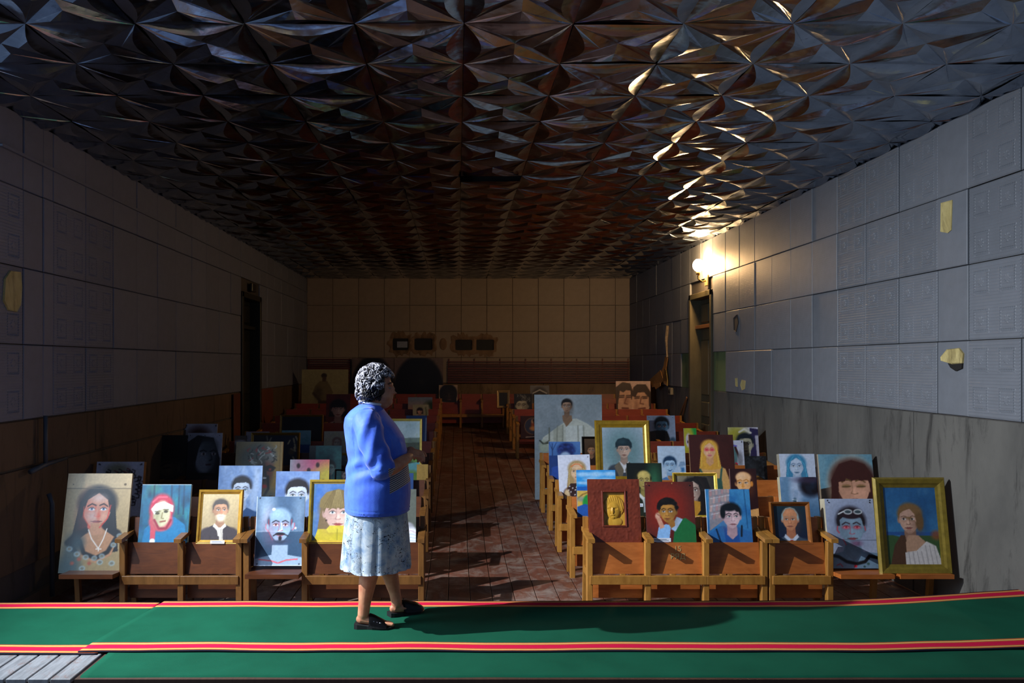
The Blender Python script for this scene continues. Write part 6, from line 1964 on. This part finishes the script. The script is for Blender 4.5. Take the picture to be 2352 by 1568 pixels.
cap = bm_obj('hair', bm, M_hairdark, person, True)
bm = bmesh.new()
bm2 = bmesh.new()
rh = random.Random(21)
cnt = 0
while cnt < 820:
    a = rh.uniform(0, 2 * math.pi)
    which = 0 if cnt < 460 else (1 if cnt < 660 else 2)
    z = rh.uniform(-0.25, 1) if which == 0 else rh.uniform(-0.95, 0.65)
    q = math.sqrt(1 - z * z)
    n = Vector((q * math.cos(a), q * math.sin(a), z))
    if which == 0:
        if n.x > 0.5 and z < 0.35:
            continue
        p = hc_ + Vector((n.x * hr_[0], n.y * hr_[1], n.z * hr_[2]))
    elif which == 1:
        if n.x > 0.25:
            continue
        p = Vector((-0.060, 0, HZ - 0.040)) + Vector((n.x * 0.068, n.y * 0.084, n.z * 0.082))
    else:
        if n.x > 0.55 or z < -0.8 or abs(n.y) < 0.4:
            continue
        p = Vector((-0.026, 0, HZ - 0.025)) + Vector((n.x * 0.062, n.y * 0.089, n.z * 0.062))
    cnt += 1
    u = n.orthogonal().normalized(); u.rotate(Matrix.Rotation(rh.uniform(0, 6.28), 3, n)); w = n.cross(u)
    R_ = rh.uniform(0.008, 0.017); turns = rh.uniform(0.9, 1.5)
    pts = []
    for k in range(9):
        th = turns * 2 * math.pi * k / 8
        pts.append(p + n * (0.004 + R_ * 0.55 * (1 - math.cos(th)) * 0.8) + u * R_ * math.sin(th) + w * (k - 4) * 0.0026)
    low = which == 2 or (p.z < HZ - 0.01 and p.x > -0.085) or (rh.random() < 0.12)  # lower and side curls take the shade colour, plus a random few
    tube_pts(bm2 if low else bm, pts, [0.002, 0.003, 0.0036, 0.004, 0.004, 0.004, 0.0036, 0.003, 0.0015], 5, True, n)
bm_obj('curls', bm, M_hair, cap, True)['kind'] = 'stuff'
bm_obj('shaded_curls', bm2, M_hairshade, cap, True)['kind'] = 'stuff'

# ---- shirt
def shirt_mat():
    t = NT('blue_knit_shirt', 0.62, 0, 0.35)
    t.b.inputs['Sheen Weight'].default_value = 0.25
    p = t.obj()
    n = t.noise(p, 10.0, 5)
    col = t.ramp(n, [(0.3, lc('#2c4fc0')), (0.7, lc('#4270dc'))])
    sp = t.n('ShaderNodeSeparateXYZ'); t.l(p, sp.inputs[0])
    x, y, z = sp.outputs
    # striped printed panel on the lower front
    st = t.math('GREATER_THAN', t.math('SINE', t.math('MULTIPLY', t.math('SUBTRACT', z, t.math('MULTIPLY', x, 0.45)), 520.0)), 0.15)
    msk = t.math('MULTIPLY', t.math('GREATER_THAN', x, 0.085), t.math('MULTIPLY', t.math('LESS_THAN', z, 1.0), t.math('GREATER_THAN', t.math('SUBTRACT', z, t.math('MULTIPLY', x, 0.45)), 0.800)))
    stripe = t.mix(st, lc('#2c3050'), lc('#b4b0ac'))
    col = t.mix(msk, col, stripe)
    t.color(col)
    t.bump(t.noise(p, 260, 2), 0.25, 0.002)
    return t.m
M_shirt = shirt_mat()
bm = bmesh.new()
loft(bm, [(-0.008, 0, 0.700, 0.196, 0.232), (-0.008, 0, 0.718, 0.200, 0.236), (-0.006, 0, 0.81, 0.203, 0.232), (-0.006, 0, 0.905, 0.198, 0.222), (-0.006, 0, 0.986, 0.190, 0.210),
          (-0.008, 0, 1.068, 0.188, 0.206), (-0.026, 0, 1.162, 0.184, 0.206), (-0.052, 0, 1.23, 0.166, 0.200), (-0.070, 0, 1.281, 0.140, 0.185),
          (-0.070, 0, 1.320, 0.108, 0.140), (-0.058, 0, 1.350, 0.080, 0.098), (-0.050, 0, 1.366, 0.064, 0.076)], 40)
ellipsoid(bm, (0.045, -0.075, 1.10), (0.115, 0.085, 0.095), None, 16, 12)
ellipsoid(bm, (0.045, 0.075, 1.10), (0.115, 0.085, 0.095), None, 16, 12)
limb(bm, [(-0.060, -0.130, 1.275), (-0.040, -0.195, 1.215), (-0.010, -0.222, 1.12), (0.028, -0.232, 1.030), (0.040, -0.235, 1.000)], [0.080, 0.086, 0.080, 0.078, 0.078], 20)
limb(bm, [(-0.060, 0.130, 1.275), (-0.030, 0.200, 1.21), (0.015, 0.228, 1.12), (0.070, 0.240, 1.035)], [0.080, 0.084, 0.078, 0.076], 20)
def folds(x, y, z):
    v = Vector((x, y, z))
    f = 0.0
    # hanging folds of the back, creases under the arm and on the sleeve
    f += 0.005 * mnoise.noise(Vector((x * 7, y * 7, z * 3.0)))
    d = (z - 1.0) - 0.55 * (x + 0.08)
    f += 0.0065 * math.exp(-((z - 0.985) / 0.09) ** 2) * math.sin(d * 52 + 2.5 * mnoise.noise(v * 3.5)) * (1 if y < 0.1 else 0.3) * min(1, max(0, (0.16 - x) * 10))
    if y < -0.16 and z > 0.99:
        f += 0.0040 * math.sin((x * 1.1 - z * 0.42) * 62 + 2.0 * mnoise.noise(v * 3))
    f += 0.004 * max(0, mnoise.noise(Vector((x * 16, y * 16, z * 5)))) if z < 0.9 else 0
    if z < 0.735:
        f += 0.003 * math.sin(z * 420)
    return f
shirt = remesh_obj('shirt', bm, M_shirt, person, 0.007, 4, folds)
bm = bmesh.new()
cr = []
for k in range(28):
    a = 2 * math.pi * k / 28
    cr.append(Vector((-0.048 + 0.068 * math.cos(a), 0.080 * math.sin(a), 1.372 + 0.012 * -math.cos(a))))
tube_pts(bm, cr + [cr[0], cr[1]], 0.008, 8, False)
bm_obj('collar', bm, simple('white_collar_band', '#c9d2e4', 0.7), shirt, True)

# ---- skirt with pleats
def skirt_mat():
    t = NT('pale_printed_skirt', 0.75)
    p = t.obj()
    n = t.noise(p, 14.0, 6, 0.7, 0.6)
    col = t.ramp(n, [(0.35, lc('#86a8cc')), (0.5, lc('#c3d2de')), (0.66, lc('#e8edf0'))])
    q = t.noise(t.map(p, (1, 1, 1.6)), 17.0, 2, 0.5, 1.6)
    ln = t.math('LESS_THAN', t.math('ABSOLUTE', t.math('SUBTRACT', q, 0.5)), 0.013)
    m2 = t.math('GREATER_THAN', t.noise(p, 11.0, 2), 0.5)
    col = t.mix(t.math('MULTIPLY', ln, m2), col, lc('#252c3c'))
    t.color(col)
    t.bump(t.noise(p, 220, 2), 0.2, 0.002)
    return t.m
M_skirt = skirt_mat()
bm = bmesh.new()
NS, NR = 180, 20
rows = []
for j in range(NR + 1):
    t = j / NR
    z = 0.745 - t * 0.385
    rx = 0.182 + 0.035 * t ** 0.8; ry = 0.205 + 0.040 * t ** 0.8
    row = []
    for k in range(NS):
        a = 2 * math.pi * k / NS
        ph = 17 * a + 1.3 * mnoise.noise(Vector((math.cos(a) * 2, math.sin(a) * 2, t)))
        f = 1 + (0.012 + 0.055 * t) * (abs(math.sin(ph / 2)) ** 0.7 - 0.55) + 0.03 * t * mnoise.noise(Vector((math.cos(a) * 1.5, math.sin(a) * 1.5, 4 + t)))
        row.append(bm.verts.new((-0.014 - 0.006 * t + rx * f * math.cos(a), ry * f * math.sin(a), z + 0.010 * t * mnoise.noise(Vector((math.cos(a) * 2.4, math.sin(a) * 2.4, 9))))))
    rows.append(row)
for j in range(NR):
    for k in range(NS):
        bm.faces.new((rows[j][k], rows[j + 1][k], rows[j + 1][(k + 1) % NS], rows[j][(k + 1) % NS]))
bmesh.ops.solidify(bm, geom=bm.faces[:], thickness=0.004)
bmesh.ops.recalc_face_normals(bm, faces=bm.faces[:])
bm_obj('skirt', bm, M_skirt, person, True)

# ---- black mules
M_shoe = simple('black_leather', '#0d0c0e', 0.3)
M_sole = simple('black_sole', '#0a0a0c', 0.6)
def shoe(pts, yaw, open_toe):
    """pts: heel and toe points on the floor (x, y)"""
    (hx_, hy), (tx, ty) = pts
    L = math.hypot(tx - hx_, ty - hy)
    e = empty('shoe'); e.parent = person
    e.location = (hx_, hy, 0); e.rotation_euler = (0, 0, math.atan2(ty - hy, tx - hx_))
    out = [(0, 0.030), (0.02, 0.038), (0.08, 0.036), (0.16, 0.044), (0.21, 0.042), (L - 0.01, 0.022), (L, 0.0)]
    ring = [(x, w) for x, w in out] + [(x, -w) for x, w in out[-2::-1]]
    bm = bmesh.new()
    top = lambda x: 0.030 - 0.016 * min(1, x / (L * 0.62))
    A_ = [bm.verts.new((x, w, 0.0)) for x, w in ring]; B_ = [bm.verts.new((x, w, top(x))) for x, w in ring]
    bm.faces.new(A_[::-1]); bm.faces.new(B_)
    n = len(ring)
    for k in range(n):
        bm.faces.new((A_[k], A_[(k + 1) % n], B_[(k + 1) % n], B_[k]))
    bmesh.ops.recalc_face_normals(bm, faces=bm.faces[:])
    bm_obj('sole', bm, M_sole, e)
    bm = bmesh.new()
    x0, x1 = (0.092, L - 0.045) if open_toe else (0.085, L - 0.004)
    R2 = []
    for i in range(9):
        x = x0 + (x1 - x0) * i / 8
        w = np.interp(x, [p[0] for p in out], [p[1] for p in out]) + 0.007
        hgt = np.interp(i / 8, [0, 0.25, 0.7, 1], [0.086, 0.080, 0.058, 0.038] if open_toe else [0.092, 0.088, 0.068, 0.030])
        zb_ = top(x) - 0.004
        R2.append([bm.verts.new((x, w * math.cos(a), zb_ + (hgt - 0.012) * math.sin(a))) for a in np.linspace(0, math.pi, 13)])
    for i in range(8):
        for k in range(12):
            bm.faces.new((R2[i][k], R2[i + 1][k], R2[i + 1][k + 1], R2[i][k + 1]))
    bmesh.ops.solidify(bm, geom=bm.faces[:], thickness=0.003)
    bmesh.ops.recalc_face_normals(bm, faces=bm.faces[:])
    up = bm_obj('upper', bm, M_shoe, e, True)
    if open_toe:
        for k in range(3):
            bm = bmesh.new(); ellipsoid(bm, (x0 + 0.03 + 0.02 * k, -0.036, 0.048 - 0.004 * k), (0.007, 0.004, 0.005), None, 8, 6)
            bm_obj('rivet', bm, simple('silver_rivet', '#b8bcc4', 0.2, 1.0), up, True)
shoe(((-0.140, -0.070), (0.105, -0.082)), 0, True)
shoe(((0.052, 0.138), (0.268, 0.272)), 0, False)
